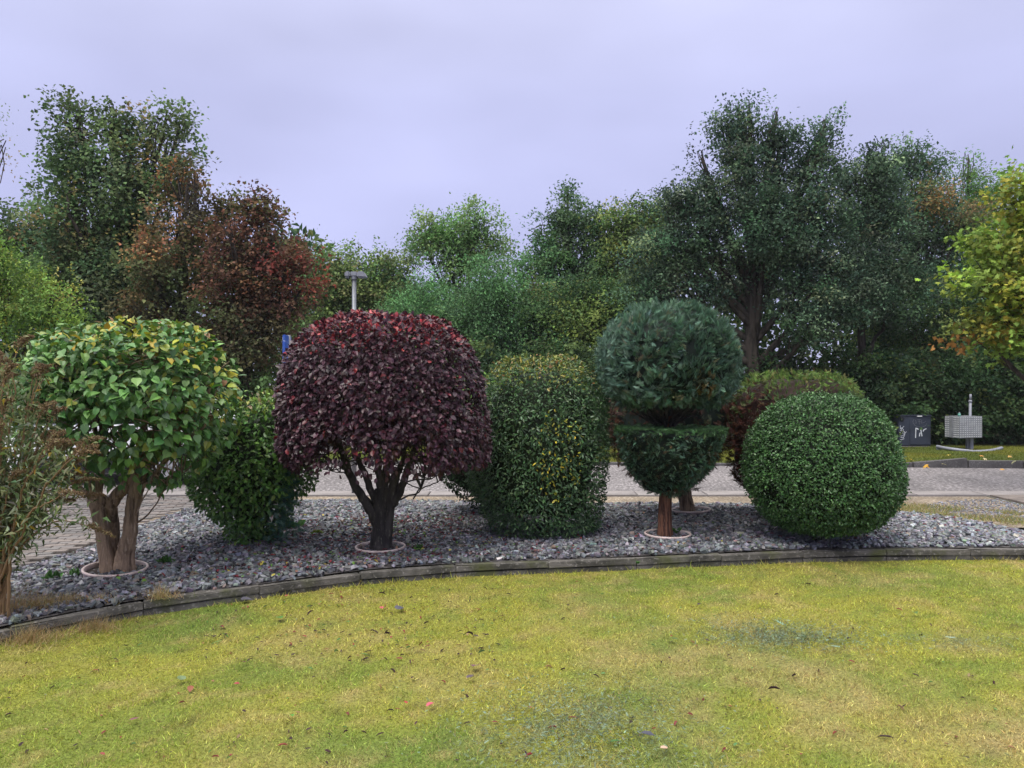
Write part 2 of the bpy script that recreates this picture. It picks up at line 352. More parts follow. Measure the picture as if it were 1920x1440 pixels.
vis = (~inb) & (~dfront) & (pos[:, 1] < 10.9) & (pos[:, 1] > 4.4) & (pos[:, 0] < -3.3) & (np.abs(pos[:, 0]) < pos[:, 1] * .72 + .4)
vis &= segdist(pos[:, 0], pos[:, 1], backl) > .12
pos = pos[vis]; order = np.argsort(np.where((pos[:, 0] / pos[:, 1] > -.66) & (pos[:, 1] > 6.6), pos[:, 1], 99))
bc = np.array([(0.175, 0.15, 0.14), (0.16, 0.145, 0.14), (0.195, 0.165, 0.15), (0.15, 0.14, 0.135)])
allv, allf, allc = [], [], []
pq = []
for p in pm.polygons:
    vv = list(p.vertices)
    for a in range(1, len(vv) - 1): pq.append((vv[0], vv[a], vv[a + 1]))
pq = np.array(pq)
for r, i in enumerate(order):
    x, y = pos[i]; z = -.022 + rng.normal(0, .0025) + .015 * vnoise(np.array([x, y, 0]), .6, 2); c = bc[rng.integers(4)] * rng.uniform(.75, 1.2)
    R = Matrix.Rotation(ang, 4, 'Z') @ Matrix.Rotation(rng.normal(0, .012), 4, 'X') @ Matrix.Rotation(rng.normal(0, .008), 4, 'Y')
    if r < 300: link_part('brick', pm, drive, Matrix.Translation((x, y, z)) @ R, c)
    else:
        allv.append(pv @ np.array(R.to_3x3()).T + (x, y, z)); allf.append(pq + len(allf) * len(pv)); allc.append(np.tile(c, (len(pv), 1)))
if allv:
    o = mesh_np('bricks_beyond', np.concatenate(allv), np.concatenate(allf), M_pave_c, drive, np.concatenate(allc)); o['kind'] = 'stuff'

# paving slabs, far right, behind the bed
M_slab = material('paving_slab', (0.20, 0.165, 0.145), rough=.6, spec=.5, var=[(4, .7, .4, .6), (50, .8, .5, .7)], bump=[(40, .4, .004)])
pb = mesh_np('paved_corner', xyz([6.75, 10.2, 10.2, 6.75], [9.75, 9.75, 10.95, 10.95], -.002), [(0, 1, 2, 3)], M_joint); pb['kind'] = 'structure'
bm = bmesh.new(); box(bm, (0, 0, 0), (.588, .388, .03), bevel=.004); sm = bpy.data.meshes.new('paving_slab'); bm.to_mesh(sm); bm.free(); sm.materials.append(M_slab)
for a in range(5):
    for b in range(3):
        link_part('paving_slab', sm, pb, Matrix.Translation((7.1 + a * .6, 9.96 + b * .4, .008 + rng.normal(0, .002))))

# ---------------- lawn
def lawn_colour(x, y):
    p = xyz(x, y); a = fbm(p, 1.1, 21, 4); b = fbm(p, 3.2, 31, 3); c = fbm(p, .55, 41, 3); f = vnoise(p, 22, 5)
    yel = np.array((0.325, 0.325, 0.055)); grn = np.array((0.175, 0.245, 0.045)); tan = np.array((0.44, 0.335, 0.15)); dk = np.array((0.13, 0.12, 0.04)); b2 = fbm(p, 7.5, 61, 3)
    def mix(A, B, t): t = np.clip(t, 0, 1)[..., None]; return A * (1 - t) + B * t
    col = mix(np.broadcast_to(yel, p.shape), grn, (a - .47) * 4.2)
    near = np.clip((4.6 - y) / 1.4, 0, 1); right = np.clip((x - .2) / 2.2, 0, 1)
    col = mix(col, grn * 1.12, near * np.clip((b - .36) * 2.2, 0, .75) * (.45 + .5 * right))
    col = mix(col, tan, np.clip((c - .5) * 5, 0, 1) * np.clip((b - .42) * 4, 0, .8) * (.35 + .5 * right))
    # two bare tan scuffs on the right, a green band between them
    for (X, Y, rx, ry, w) in ((2.1, 3.55, .55, .3, .8), (.75, 4.6, .45, .25, .5), (1.6, 4.35, .5, .2, .45), (2.6, 3.2, .5, .3, .7)):
        col = mix(col, tan, w * np.exp(-((x - X) / rx) ** 2 - ((y - Y) / ry) ** 2) * (b * 1.6))
    col = mix(col, tan, np.clip((b2 - .58) * 4, 0, .42)); col = mix(col, grn, np.clip((.42 - b2) * 4, 0, .55)); col = mix(col, dk, (f - .66) * 2.4)
    lp_ = litter_patch(x, y); col = mix(col, np.array((.20, .235, .12)), lp_ * np.clip((vnoise(p, 13, 4) - .3) * 1.6, 0, .7))
    return col * 1.2
def litter_patch(x, y):     # blue-green conifer clippings trodden into the lawn
    q = 0
    for X, Y, rx, ry, w in ((.30, 3.55, .42, .42, 1.0), (1.72, 4.85, .42, .26, 1.0), (2.75, 4.75, .35, .14, .8), (1.35, 5.1, .5, .15, .35)):
        q = q + w * np.exp(-(((x - X) / rx) ** 2 + ((y - Y) / ry) ** 2) ** 1.3)
    return np.clip(q, 0, 1)
nx, ny = 240, 110
X = np.linspace(-9, 12, nx)[None, :].repeat(ny, 0); tt = np.linspace(0, 1, ny)[:, None]; Y = -2 + (kerb_y(X) + .02 + 2) * tt
Z = .012 * (fbm(xyz(X, Y), 1.6, 3) - .5) + .018 * (fbm(xyz(X, Y), 9, 4) - .5)
v = np.stack([X, Y, Z], -1).reshape(-1, 3); i, j = np.meshgrid(np.arange(ny - 1), np.arange(nx - 1), indexing='ij'); a = i * nx + j
lawn = mesh_np('lawn', v, np.stack([a, a + 1, a + nx + 1, a + nx], -1).reshape(-1, 4), M_soilcol, None, lawn_colour(v[:, 0], v[:, 1]) * .62, smooth=True); lawn['kind'] = 'structure'

NB = 520000
d = 2.7 + (7.4 - 2.7) * rng.random(NB) ** 1.05; x = rng.uniform(-1, 1, NB) * (d * .70 + .35)
d2 = kerb_y(x); ok = d < d2 + .0; x, d = x[ok], d[ok]
q = fbm(xyz(x, d), 7, 77); ok = rng.random(len(x)) < .55 + .9 * (q - .3); x, d = x[ok], d[ok]; n = len(x)
z = .012 * (fbm(xyz(x, d), 1.6, 3) - .5) + .018 * (fbm(xyz(x, d), 9, 4) - .5) - .004
edge = np.clip(1 - (kerb_y(x) - d) / .10, 0, 1)
ax = nrm(np.stack([rng.normal(0, .75, n), rng.normal(0, .75, n), rng.uniform(.35, 1.0, n)], 1)); ln = rng.uniform(.012, .034, n) * (.6 + .8 * fbm(xyz(x, d), 4, 55)) * (1 + 2.2 * edge * rng.random(n) * (vnoise(xyz(x, d), 9, 66) > .45))
col = lawn_colour(x, d) * np.exp(rng.normal(0, .34, (n, 1))) * np.exp(rng.normal(0, .06, (n, 3)))
sp = rng.random(n); col = np.where((sp < .07)[:, None], np.array((.48, .36, .15)) * rng.uniform(.6, 1.1, (n, 1)), col)
leftfade = (np.clip((-x - 1.7) / 1.5, 0, 1) * np.clip((d - 3.9) / .8, 0, 1) * rng.random(n))[:, None]; col = col * (1 - .5 * leftfade) + np.array((.13, .17, .035)) * .5 * leftfade
o = leaves('grass', 'needle', np.stack([x, d, z], 1), ax, rvec(n), ln, rng.uniform(.0025, .006, n) * (.65 + d * .1), col, M_grass); tag(o, 'short mossy yellow-green grass of the mown lawn', 'grass', kind='stuff')

# clippings and bits scattered on the lawn
n = 9000; d = rng.uniform(2.8, 6.6, n); x = rng.uniform(-1, 1, n) * d * .7
pr = litter_patch(x, d) * .95 + .012 + .02 * (d > 5); ok = (rng.random(n) < pr) & (d < kerb_y(x) - .05); x, d = x[ok], d[ok]
xx = []; 
for X, Y, rx, ry, w in ((.30, 3.55, .40, .40, 3200), (1.72, 4.85, .40, .2, 2600), (2.75, 4.75, .32, .12, 260), (1.35, 5.1, .5, .15, 90)):
    xx.append(np.stack([rng.normal(X, rx * .75, w), rng.normal(Y, ry * .75, w)], 1))
xx = np.concatenate(xx); x = np.concatenate([x, xx[:, 0]]); d = np.concatenate([d, xx[:, 1]]); ok = d > 2.6; x, d = x[ok], d[ok]; n = len(x)
ax = nrm(np.stack([rng.normal(size=n), rng.normal(size=n), rng.normal(0, .25, n)], 1))
nn_ = nrm(np.stack([rng.normal(0, .3, n), rng.normal(0, .3, n), np.ones(n)], 1))
col = palette(n, [((.13, .18, .11), 4), ((.20, .27, .20), 2.5), ((.06, .085, .045), 3), ((.06, .045, .04), 1), ((.22, .29, .25), .4)])
o = leaves('conifer_clippings', 'spray', np.stack([x, d, np.full(n, .021)], 1), ax, nn_, rng.uniform(.010, .034, n), rng.uniform(.008, .024, n), col, M_leaf); tag(o, 'blue-green hedge clippings scattered over the lawn', 'clippings', kind='stuff')

# ---------------- planting bed
X = np.linspace(-7.5, 10, 260)[None, :].repeat(70, 0)
yb = np.interp(X[0], backl[:, 0], backl[:, 1]); Y = (kerb_y(X) + .07) + (np.maximum(yb + .02 - kerb_y(X[0]) - .07, .02)[None, :]) * np.linspace(0, 1, 70)[:, None]
Z = bed_z(X, Y) - .012; v = np.stack([X, Y, Z], -1).reshape(-1, 3); i, j = np.meshgrid(np.arange(69), np.arange(259), indexing='ij'); a = i * 260 + j
M_bedbase = material('bed_soil', (0.055, 0.05, 0.05), rough=.9, spec=.2, var=[(18, (.12, .11, .11), .5, .65)], bump=[(30, 1, .03)])
bed = mesh_np('planting_bed', v, np.stack([a, a + 1, a + 261, a + 260], -1).reshape(-1, 4), M_bedbase, smooth=True); bed['kind'] = 'structure'

def chips(name, x, y, z, size, col, flat=.28, mat=M_chip, tilt=.5):
    n = len(x); k = 5; th = (np.arange(k)[None] + rng.uniform(-.33, .33, (n, k))) / k * 2 * math.pi; rr = rng.uniform(.65, 1.15, (n, k))
    asp = rng.uniform(.35, .85, (n, 1)); u = np.cos(th) * rr; w = np.sin(th) * rr * asp; hh = rng.uniform(.5, 1.5, (n, 1)) * flat
    top = np.stack([u * .86, w * .86, np.broadcast_to(hh, u.shape) + rng.normal(0, .06, u.shape)], -1); bot = np.stack([u, w, -np.broadcast_to(hh, u.shape)], -1)
    v = np.concatenate([top, bot], 1) * (size / 2)[:, None, None]
    A = nrm(np.stack([rng.normal(size=n), rng.normal(size=n), rng.normal(0, tilt * .6, n)], 1)); N = nrm(np.stack([rng.normal(0, tilt, n), rng.normal(0, tilt, n), np.ones(n)], 1))
    A, N, B = frames(A, N)
    v = v[..., 0:1] * A[:, None] + v[..., 1:2] * B[:, None] + v[..., 2:3] * N[:, None] + np.stack([x, y, z], 1)[:, None]
    f = [(0, 1, 2), (0, 2, 3), (0, 3, 4)]
    for a in range(5): b = (a + 1) % 5; f += [(5 + a, 5 + b, b), (5 + a, b, a)]
    f = (np.array(f)[None] + (np.arange(n) * 10)[:, None, None]).reshape(-1, 3)
    return mesh_np(name, v.reshape(-1, 3), f, mat, None, np.repeat(np.clip(col, .01, .8), 10, 0))
N0 = 150000; x = rng.uniform(-6.2, 7.6, N0); y = rng.uniform(3.8, 11, N0)
ok = (np.abs(x) < y * .70 + .4) & inside(x, y, bed_poly); x, y = x[ok], y[ok]
keep = rng.random(len(x)) < min(1, 43000 / len(x)); x, y = x[keep], y[keep]; n = len(x)
size = rng.gamma(6, .0066, n) + .014; size = np.clip(size, .02, .085)
z = bed_z(x, y) + rng.uniform(-.006, .012, n)
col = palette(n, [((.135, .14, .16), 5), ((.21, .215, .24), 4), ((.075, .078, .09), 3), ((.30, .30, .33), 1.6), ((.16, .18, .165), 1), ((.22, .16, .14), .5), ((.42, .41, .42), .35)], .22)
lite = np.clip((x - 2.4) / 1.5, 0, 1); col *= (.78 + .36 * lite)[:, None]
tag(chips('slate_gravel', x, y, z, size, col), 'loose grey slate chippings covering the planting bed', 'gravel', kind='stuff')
# fine gravel right behind
n = 5000; x = rng.uniform(5.0, 7.6, n); y = rng.uniform(8.2, 10.9, n); ok = ~inside(x, y, bed_poly) & (np.hypot((x - 6.9) / 1.6, (y - 9.7) / 1.0) < 1) & ~((x > 6.75) & (y > 9.75)); x, y = x[ok], y[ok]; n = len(x)
tag(chips('fine_gravel', x, y, np.full(n, .002), rng.uniform(.015, .04, n), palette(n, [((.16, .165, .19), 2), ((.26, .26, .29), 2)])), 'fine blue-grey gravel beyond the slate at the right', 'gravel', kind='stuff')

# ---------------- kerb of two courses of edging stones
M_kerb = material('edging_stone', (0.125, 0.115, 0.105), rough=.88, spec=.3, var=[(5, (.055, .052, .046), .40, .6), (38, (.23, .215, .20), .57, .7), (3.5, (.075, .08, .035), .52, .68)], bump=[(35, .7, .01), (110, .6, .004)], coord='World')
def stone(name, lx, ly, lz, mat, jit=.003):
    bm = bmesh.new(); box(bm, (0, 0, 0), (lx, ly, lz), bevel=.005)
    bmesh.ops.bisect_plane(bm, geom=bm.verts[:] + bm.edges[:] + bm.faces[:], plane_co=(0.05, 0, 0), plane_no=(1, 0, 0))
    for v_ in bm.verts: v_.co += Vector(rng.normal(0, jit, 3) * (0.5, .7, .7))
    me = bpy.data.meshes.new(name); bm.to_mesh(me); bm.free(); me.materials.append(mat); return me
kt = [stone('edging_stone', .7785, .080, .052, M_kerb, .0035) for _ in range(4)]; kb = [stone('base_stone', .7785, .075, .08, M_kerb, .003) for _ in range(3)]
kroot = thing('garden_edging', (0, 6.5, 0), 'low curved edging of two courses of weathered concrete stones between lawn and slate bed', 'kerb')
kp = smooth_line(kerb, .78)
for k in range(len(kp) - 1):
    a, b = kp[k], kp[k + 1]; mid = (a + b) / 2; an = math.atan2(b[1] - a[1], b[0] - a[0]); nv = np.array([-math.sin(an), math.cos(an)])
    if mid[0] < -5 or mid[0] > 8.5: continue
    c = mid + nv * .045; sink = -.02 * np.clip((-mid[0] - 2.6) / 1.0, 0, 1)
    link_part('edging_stone', kt[k % 4], kroot, Matrix.Translation((c[0], c[1], .068 + sink + rng.normal(0, .003))) @ Matrix.Rotation(an + rng.normal(0, .006), 4, 'Z') @ Matrix.Rotation(rng.normal(0, .02), 4, 'X') @ Matrix.Rotation(rng.normal(0, .004), 4, 'Y'))
    c = mid + nv * .052 ; link_part('base_stone', kb[k % 3], kroot, Matrix.Translation((c[0], c[1], -.001 + sink)) @ Matrix.Rotation(an + rng.normal(0, .006), 4, 'Z'))

# ---------------- verge beyond the road with its kerb
def verge_y(x): return 15.35 - .08 * np.clip(x, -6, 12)
def verge_h(x): return .02 + .09 * np.clip((x - 7.3) / .8, 0, 1)
def verge_z(x, y): return verge_h(x) - (verge_h(x) - .01) * np.clip((y - verge_y(x)) / 3.2, 0, 1) + .01
nx, ny = 120, 30; X = np.linspace(-4.2, 60, nx)[None].repeat(ny, 0); X = np.where(X < 16, X, X); Y = verge_y(X) + .1 + np.linspace(0, 1, ny)[:, None] ** 2 * 40
v = np.stack([X, Y, verge_z(X, Y)], -1).reshape(-1, 3); i, j = np.meshgrid(np.arange(ny - 1), np.arange(nx - 1), indexing='ij'); a = i * nx + j
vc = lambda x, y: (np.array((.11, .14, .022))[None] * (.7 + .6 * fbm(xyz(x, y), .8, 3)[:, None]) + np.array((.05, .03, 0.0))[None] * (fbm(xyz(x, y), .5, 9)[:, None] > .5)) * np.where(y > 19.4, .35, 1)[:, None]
verge = mesh_np('grass_verge', v, np.stack([a, a + 1, a + nx + 1, a + nx], -1).reshape(-1, 4), M_soilcol, None, vc(v[:, 0], v[:, 1]) * .7, smooth=True); verge['kind'] = 'structure'
n = 60000; y = rng.uniform(14.3, 19.6, n); x = rng.uniform(-4.2, 14, n); ok = y > verge_y(x) + .12; x, y = x[ok], y[ok]; n = len(x)
ax = nrm(np.stack([rng.normal(0, .6, n), rng.normal(0, .6, n), rng.uniform(.4, 1, n)], 1))
o = leaves('verge_grass', 'needle', np.stack([x, y, verge_z(x, y) - .01], 1), ax, rvec(n), rng.uniform(.03, .07, n), rng.uniform(.008, .018, n), vc(x, y) * np.exp(rng.normal(0, .25, (n, 1))), M_grass); tag(o, 'green grass of the verge across the road', 'grass', kind='stuff')
M_kerb2 = material('road_kerb', (0.10, 0.095, 0.095), rough=.8, spec=.4, var=[(2, .6, .4, .6), (40, 1.8, .55, .7)], bump=[(30, .5, .01)])
km = stone('kerbstone', .985, .12, .24, M_kerb2, .003); kroot2 = thing('road_kerb', (8, 14.7, 0), 'dark kerbstones along the far side of the road, dropped towards the left', 'kerb')
for k in range(-4, 24):
    x = k * 1.0 + .2; link_part('kerbstone', km, kroot2, Matrix.Translation((x, float(verge_y(x)) + .06, float(verge_h(x + 0.)) + .03 - .12)) @ Matrix.Rotation(-.08 if -6 < x < 12 else 0, 4, 'Z') @ Matrix.Rotation(-.09 if 7.0 < x < 8.3 else 0, 4, 'Y'))

# ================================================================== PLANTS IN THE BED
def zb(x, y): return float(bed_z(np.array([x]), np.array([y]))[0])
M_pot = material('weathered_plastic', (0.62, 0.50, 0.47), rough=.5, spec=.5, var=[(14, (.42, .33, .30), .5, .7), (5, (.30, .24, .20), .58, .75)], bump=[(30, .2, .003)])
M_mulch = material('root_soil', (.035, .026, .022), rough=.95, bump=[(30, 1, .03)])
def pot_ring(x, y, r, label, tilt=0.0, open_=0):
    zz = zb(x, y) - .014; t = thing('planting_ring', (x, y, zz), label, 'ring', 'pot rims set in the slate round the trunks'); t.rotation_euler = (tilt * .6, tilt, 0)
    prof = [(r * .93, -.04), (r * .96, .0), (r * .965, .022), (r, .026), (r * 1.02, .036), (r * 1.02, .046), (r * .99, .050), (r * .94, .047), (r * .93, .030), (r * .90, -.04)]
    s = 56; m = len(prof); th = np.arange(s) / s * 2 * math.pi
    v = np.array([[(a * math.cos(t_) * (1 + .012 * math.sin(3 * t_)), a * math.sin(t_), b) for t_ in th] for a, b in prof]).reshape(-1, 3)
    i, j = np.meshgrid(np.arange(m), np.arange(s), indexing='ij'); i2 = (i + 1) % m; j2 = (j + 1) % s
    f = np.stack([i * s + j, i * s + j2, i2 * s + j2, i2 * s + j], -1).reshape(-1, 4)
    o = mesh_np('rim', v, f, M_pot, None, smooth=True); o.parent = t
    bm = bmesh.new(); bmesh.ops.create_circle(bm, cap_ends=True, segments=40, radius=r * .95, matrix=Matrix.Translation((0, 0, .012))); s_ = bm_obj('soil', bm, M_mulch); s_.parent = t
    return t

def twigs_into(T_, starts, targets, r0, r1, sag=.1, sides=5, wob=.04):
    for a, b in zip(starts, targets):
        a, b = np.array(a), np.array(b); m = a * .55 + b * .45 + rng.normal(0, .04, 3) + np.array([0, 0, -sag * np.linalg.norm(b - a)]); T_.add([a, m, b], [r0, (r0 + r1) / 2, r1], sides, .08, wob)

# ---- lilac tree, left
d = 6.1; base = P(222, 1066, d); base[2] = zb(base[0], d)
lil = thing('lilac_tree', base, 'small tree with large heart shaped green leaves and thick twisted brown stems at left', 'tree')
Tt = Tubes()
def pp(px, py, dy=0.0, dd=6.1): return P(px, py, dd + dy)
A = Tt.add([pp(204, 1078), pp(197, 1040), pp(189, 990), pp(182, 950), pp(172, 935, .02)], [.064, .052, .048, .052, .042], 16, .02, .02, .13)
B = Tt.add([pp(232, 1078, .02), pp(233, 1045, .02), pp(243, 1000), pp(247, 960), pp(252, 930), pp(262, 895, -.02)], [.086, .068, .054, .048, .054, .05], 16, .02, .02, .13)
Cc = Tt.add([pp(214, 1078, .12), pp(213, 1040, .12), pp(214, 985, .1), pp(210, 950, .06), pp(190, 935, .02), pp(176, 928, .0)], [.055, .045, .042, .046, .046, .04], 14, .02, .02, .12)
Tt.add([pp(205, 955, .08), pp(222, 925, .03), pp(245, 905, .0), pp(262, 885, -.02)], [.05, .05, .052, .05], 12, .02, .02, .1)
Tt.build('trunk', M_bark, lil)
Tb = Tubes()
L1 = [([(180, 935), (186, 900), (183, 850), (175, 780), (160, 700), (150, 650)], .028, 0), ([(168, 935), (160, 890), (166, 830), (160, 740), (120, 660)], .02, .12),
      ([(186, 930), (192, 880), (188, 820), (196, 740), (215, 660)], .024, -.1), ([(262, 895), (280, 862), (292, 820), (300, 760), (300, 690), (290, 650)], .05, .05),
      ([(262, 885), (290, 850), (322, 815), (345, 770), (362, 710)], .045, -.05), ([(268, 880), (300, 850), (345, 822), (368, 790), (395, 720)], .036, .2),
      ([(255, 890), (262, 850), (272, 800), (262, 720), (250, 650)], .035, -.15), ([(250, 925), (285, 900), (300, 870), (355, 830), (400, 780)], .02, -.3),
      ([(180, 935), (140, 910), (110, 880), (80, 820), (70, 740)], .02, 0), ([(176, 930), (150, 880), (110, 800), (90, 700)], .018, -.3),
      ([(252, 980), (262, 955), (275, 925), (285, 900)], .008, -.05), ([(252, 985), (275, 965), (300, 930), (340, 890)], .008, -.1)]
ends = []
for pts, r, dy in L1:
    p = Tb.add([pp(x_, y_, dy * k / len(pts)) for k, (x_, y_) in enumerate(pts)], np.linspace(r, r * .35, len(pts)), 8, .04, .04, .08); ends += [p[-1], p[len(p) // 2], p[int(len(p) * .75)]]
rows = [(603, 225, 300), (612, 135, 352), (640, 88, 398), (680, 58, 426), (730, 44, 442), (780, 50, 436), (830, 70, 418), (870, 95, 388), (900, 130, 345), (925, 165, 300)]
pos, N = loft_sample(rows, d, 9500, .95, .6, .10, 4)
cen = P(240, 760, d); dep = rng.random(len(pos)) ** 1.7 * .55; pos = pos + (cen - pos) * dep[:, None]
lowmid = (pos[:, 2] < P(0, 775, d)[2])
f_ = np.abs(pos[:, 0] - P(215, 0, d)[0]) / .45
keep = ~lowmid | (rng.random(len(pos)) < .24 + .45 * np.clip(f_ - .6, 0, 1)); keep &= (vnoise(pos, 5, 4) > .27) | (dep > .3); pos, N, dep = pos[keep], N[keep], dep[keep]; n = len(pos)
for k in rng.choice(n, 150): twigs_into(Tb, [ends[rng.integers(len(ends))]], [pos[k]], .007, .003, .0)
Tb.build('branches', M_bark, lil)
ax = nrm(N * .55 + rvec(n) * .7 + np.array([0, 0, -.55])); nn2 = nrm(N * .45 + np.array([0, -.1, .75]) + rvec(n) * .5)
col = palette(n, [((.09, .20, .05), 5), ((.135, .27, .065), 3), ((.055, .13, .04), 2.5)], .2)
topy = np.clip((pos[:, 2] - P(0, 700, d)[2]) / .35, 0, 1) * .75 + np.clip((pos[:, 0] - P(385, 0, d)[0]) / .15, 0, 1) * .55 * (pos[:, 2] > P(0, 790, d)[2])
yl = rng.random(n) < topy * .8 * (vnoise(pos, 3, 12) * 1.3); col[yl] = palette(yl.sum(), [((.34, .33, .03), 3), ((.20, .26, .035), 4), ((.42, .30, .04), 1), ((.25, .14, .06), .5)], .15)
lo = (rng.random(n) < .06); col[lo] = (.22, .25, .05)
ln = rng.uniform(.038, .080, n); score = pos[:, 1] + dep * 3 - ln * 2
split_leaves('heart', pos, ax, nn2, ln, ln * rng.uniform(.75, .95, n), col, M_leaf_gloss, M_leaf_obj, lil, 300, score)
r1 = pot_ring(P(216, 0, 6.1)[0], 6.1, .235, 'tilted pale plastic pot rim around the twisted brown stems of the left tree', .05)

# ---- purple leaved bush
d = 6.9; base = P(713, 1026, d); base[2] = zb(base[0], d)
pur = thing('purple_tree', base, 'round clipped tree with dark purple leaves and red new growth on top', 'tree')
Tt = Tubes(); q = lambda px, py, dy=0.0: P(px, py, 6.9 + dy)
Tt.add([q(711, 1040), q(712, 1015), q(714, 985), q(714, 950), q(716, 915)], [.105, .085, .073, .07, .062], 18, .02, .015, .10)
Tt.add([q(722, 1040, -.02), q(724, 1010), q(729, 960), q(736, 920), q(745, 880)], [.06, .055, .05, .045, .04], 14, .02, .015, .08)
Tt.build('trunk', M_barkdark, pur)
Tb = Tubes(); ends = []
for pts, r, dy in [([(710, 985), (692, 950), (672, 920), (652, 880), (640, 840), (620, 800), (590, 750)], .05, -.1), ([(712, 960), (700, 925), (682, 890), (665, 850), (660, 800), (650, 720)], .038, .15),
                   ([(716, 930), (712, 880), (706, 830), (700, 760), (690, 680)], .042, -.1), ([(718, 925), (724, 880), (735, 820), (750, 740), (760, 660)], .04, .1),
                   ([(730, 955), (752, 920), (765, 880), (782, 835), (800, 780), (830, 700)], .04, -.15), ([(742, 890), (760, 850), (772, 800), (790, 740)], .03, .3),
                   ([(652, 880), (620, 862), (590, 850), (560, 820)], .02, -.1), ([(765, 880), (790, 862), (830, 852), (860, 830)], .018, 0),
                   ([(730, 940), (760, 935), (790, 925), (815, 905), (835, 880)], .009, -.15), ([(745, 915), (770, 900), (800, 898), (830, 890), (850, 860)], .008, .1),
                   ([(775, 935), (790, 910), (800, 885), (812, 860)], .007, -.2), ([(668, 915), (650, 890), (630, 885), (605, 880)], .008, 0),
                   ([(640, 850), (600, 800), (560, 740)], .022, .2), ([(700, 830), (660, 760), (640, 680)], .02, -.3), ([(735, 830), (800, 760), (850, 690)], .02, .2)]:
    p = Tb.add([q(x_, y_, dy * k / len(pts)) for k, (x_, y_) in enumerate(pts)], np.linspace(r, r * .4, len(pts)), 8, .04, .05, .08); ends += [p[-1], p[len(p) // 2], p[int(len(p) * .75)]]
rows = [(589, 700, 748), (594, 655, 795), (606, 615, 836), (629, 576, 866), (658, 548, 887), (692, 535, 898), (735, 526, 905), (780, 523, 913), (825, 527, 917), (858, 537, 911), (884, 565, 888)]
pos, N = loft_sample(rows, d, 23000, .95, .4, .055, 4)
cen = P(715, 735, d); dep = rng.random(len(pos)) ** 2.2 * .5; pos = pos + (cen - pos) * dep[:, None]
zlow = P(0, 850, d)[2]; mid = np.abs(pos[:, 0] - P(700, 0, d)[0]) / .55
botlim = P(0, 1, d)[2] * 0 + np.where(mid < 1, P(0, 828, d)[2] + .12 * np.cos(pos[:, 0] * 9), zlow - .1)
keep = (pos[:, 2] > botlim) | (rng.random(len(pos)) < .22); keep &= ((vnoise(pos, 6, 14) > .24) | (dep > .25)); pos, N, dep = pos[keep], N[keep], dep[keep]; n = len(pos)
for k in rng.choice(n, 170): twigs_into(Tb, [ends[rng.integers(len(ends))]], [pos[k]], .006, .002, .0)
Tb.build('branches', M_barkdark, pur)
ax = nrm(N * .5 + rvec(n) * .6 + np.array([0, 0, -.5])); hi = np.clip((pos[:, 2] - P(0, 670, d)[2]) / .3, 0, 1)
ax[:, 2] += hi * .9; nn2 = nrm(N * .7 + np.array([0, -.15, .5]) + rvec(n) * .45)
col = palette(n, [((.050, .016, .028), 5), ((.070, .024, .038), 3), ((.032, .013, .020), 4), ((.08, .05, .055), .8), ((.11, .016, .022), .3)], .22)
red = rng.random(n) < hi * (.30 + 1.1 * np.clip(vnoise(pos, 3, 3) - .25, 0, 1)) * (.6 + .4 * (np.linalg.norm((pos - P(640, 620, d)) / .5, axis=1) < 1)); col[red] = palette(red.sum(), [((.22, .028, .035), 4), ((.36, .045, .05), 1.6), ((.14, .025, .035), 3)], .2)
rs = (rng.random(n) < .008) & (dep < .1); col[rs] = palette(rs.sum(), [((.24, .03, .04), 1)], .3)
ln = rng.uniform(.030, .062, n)
split_leaves('ellip', pos, ax, nn2, ln, ln * rng.uniform(.6, .75, n), col, M_leaf_gloss, M_leaf_obj, pur, 300, pos[:, 1] + dep * 3 - ln * 3)
pot_ring(P(713, 0, 6.9)[0], 6.9, .222, 'pinkish plastic pot rim in the slate around the dark trunk of the purple tree')

# ---- generic clipped shrub of small leaves
def clipped(name, label, rows, d, n, tmpl, ln, wid, pal, mat, depth=1.0, inner=.16, noise=.03, ns=4, droop=-.2, core=.82, corecol=(.02, .03, .015), nb=.7, seed=0, colfun=None, holes=0.0, basepy=None, tufts=0, cap=None):
    bpx = (rows[-1][1] + rows[-1][2]) / 2; by = basepy or rows[-1][0]
    b = P(bpx, by, d); b[2] = zb(b[0], d); t = thing(name, b, label, 'shrub')
    loft_core('dark_core', rows, d, core, M_leaf, t, corecol, depth)  # solid hull against see-through, shade between the leaves put into its dark colour
    pos, N = loft_sample(rows, d, n, depth, .45, noise, ns, seed)
    dp = rng.random(len(pos)) ** 1.5 * inner; pos = pos - N * dp[:, None]; out_ = np.maximum(0, rng.normal(0, .012, len(pos))); pos += N * out_[:, None]
    if holes:
        k = (vnoise(pos, 7, seed + 3) > holes) & (vnoise(pos, 17, seed + 8) > holes * 1.3) | (dp > inner * .6); pos, N, dp = pos[k], N[k], dp[k]
    m = len(pos); ax = nrm(N * .6 + rvec(m) * .75 + np.array([0, 0, droop])); nn_ = nrm(N * nb + np.array([0, 0, .45]) + rvec(m) * .5)
    col = palette(m, pal); col = colfun(pos, N, col) if colfun else col
    l = rng.uniform(ln * .65, ln * 1.25, m)
    o = leaves('foliage', tmpl, pos, ax, nn_, l, l * wid, col, mat, t); o['kind'] = 'stuff'
    return t

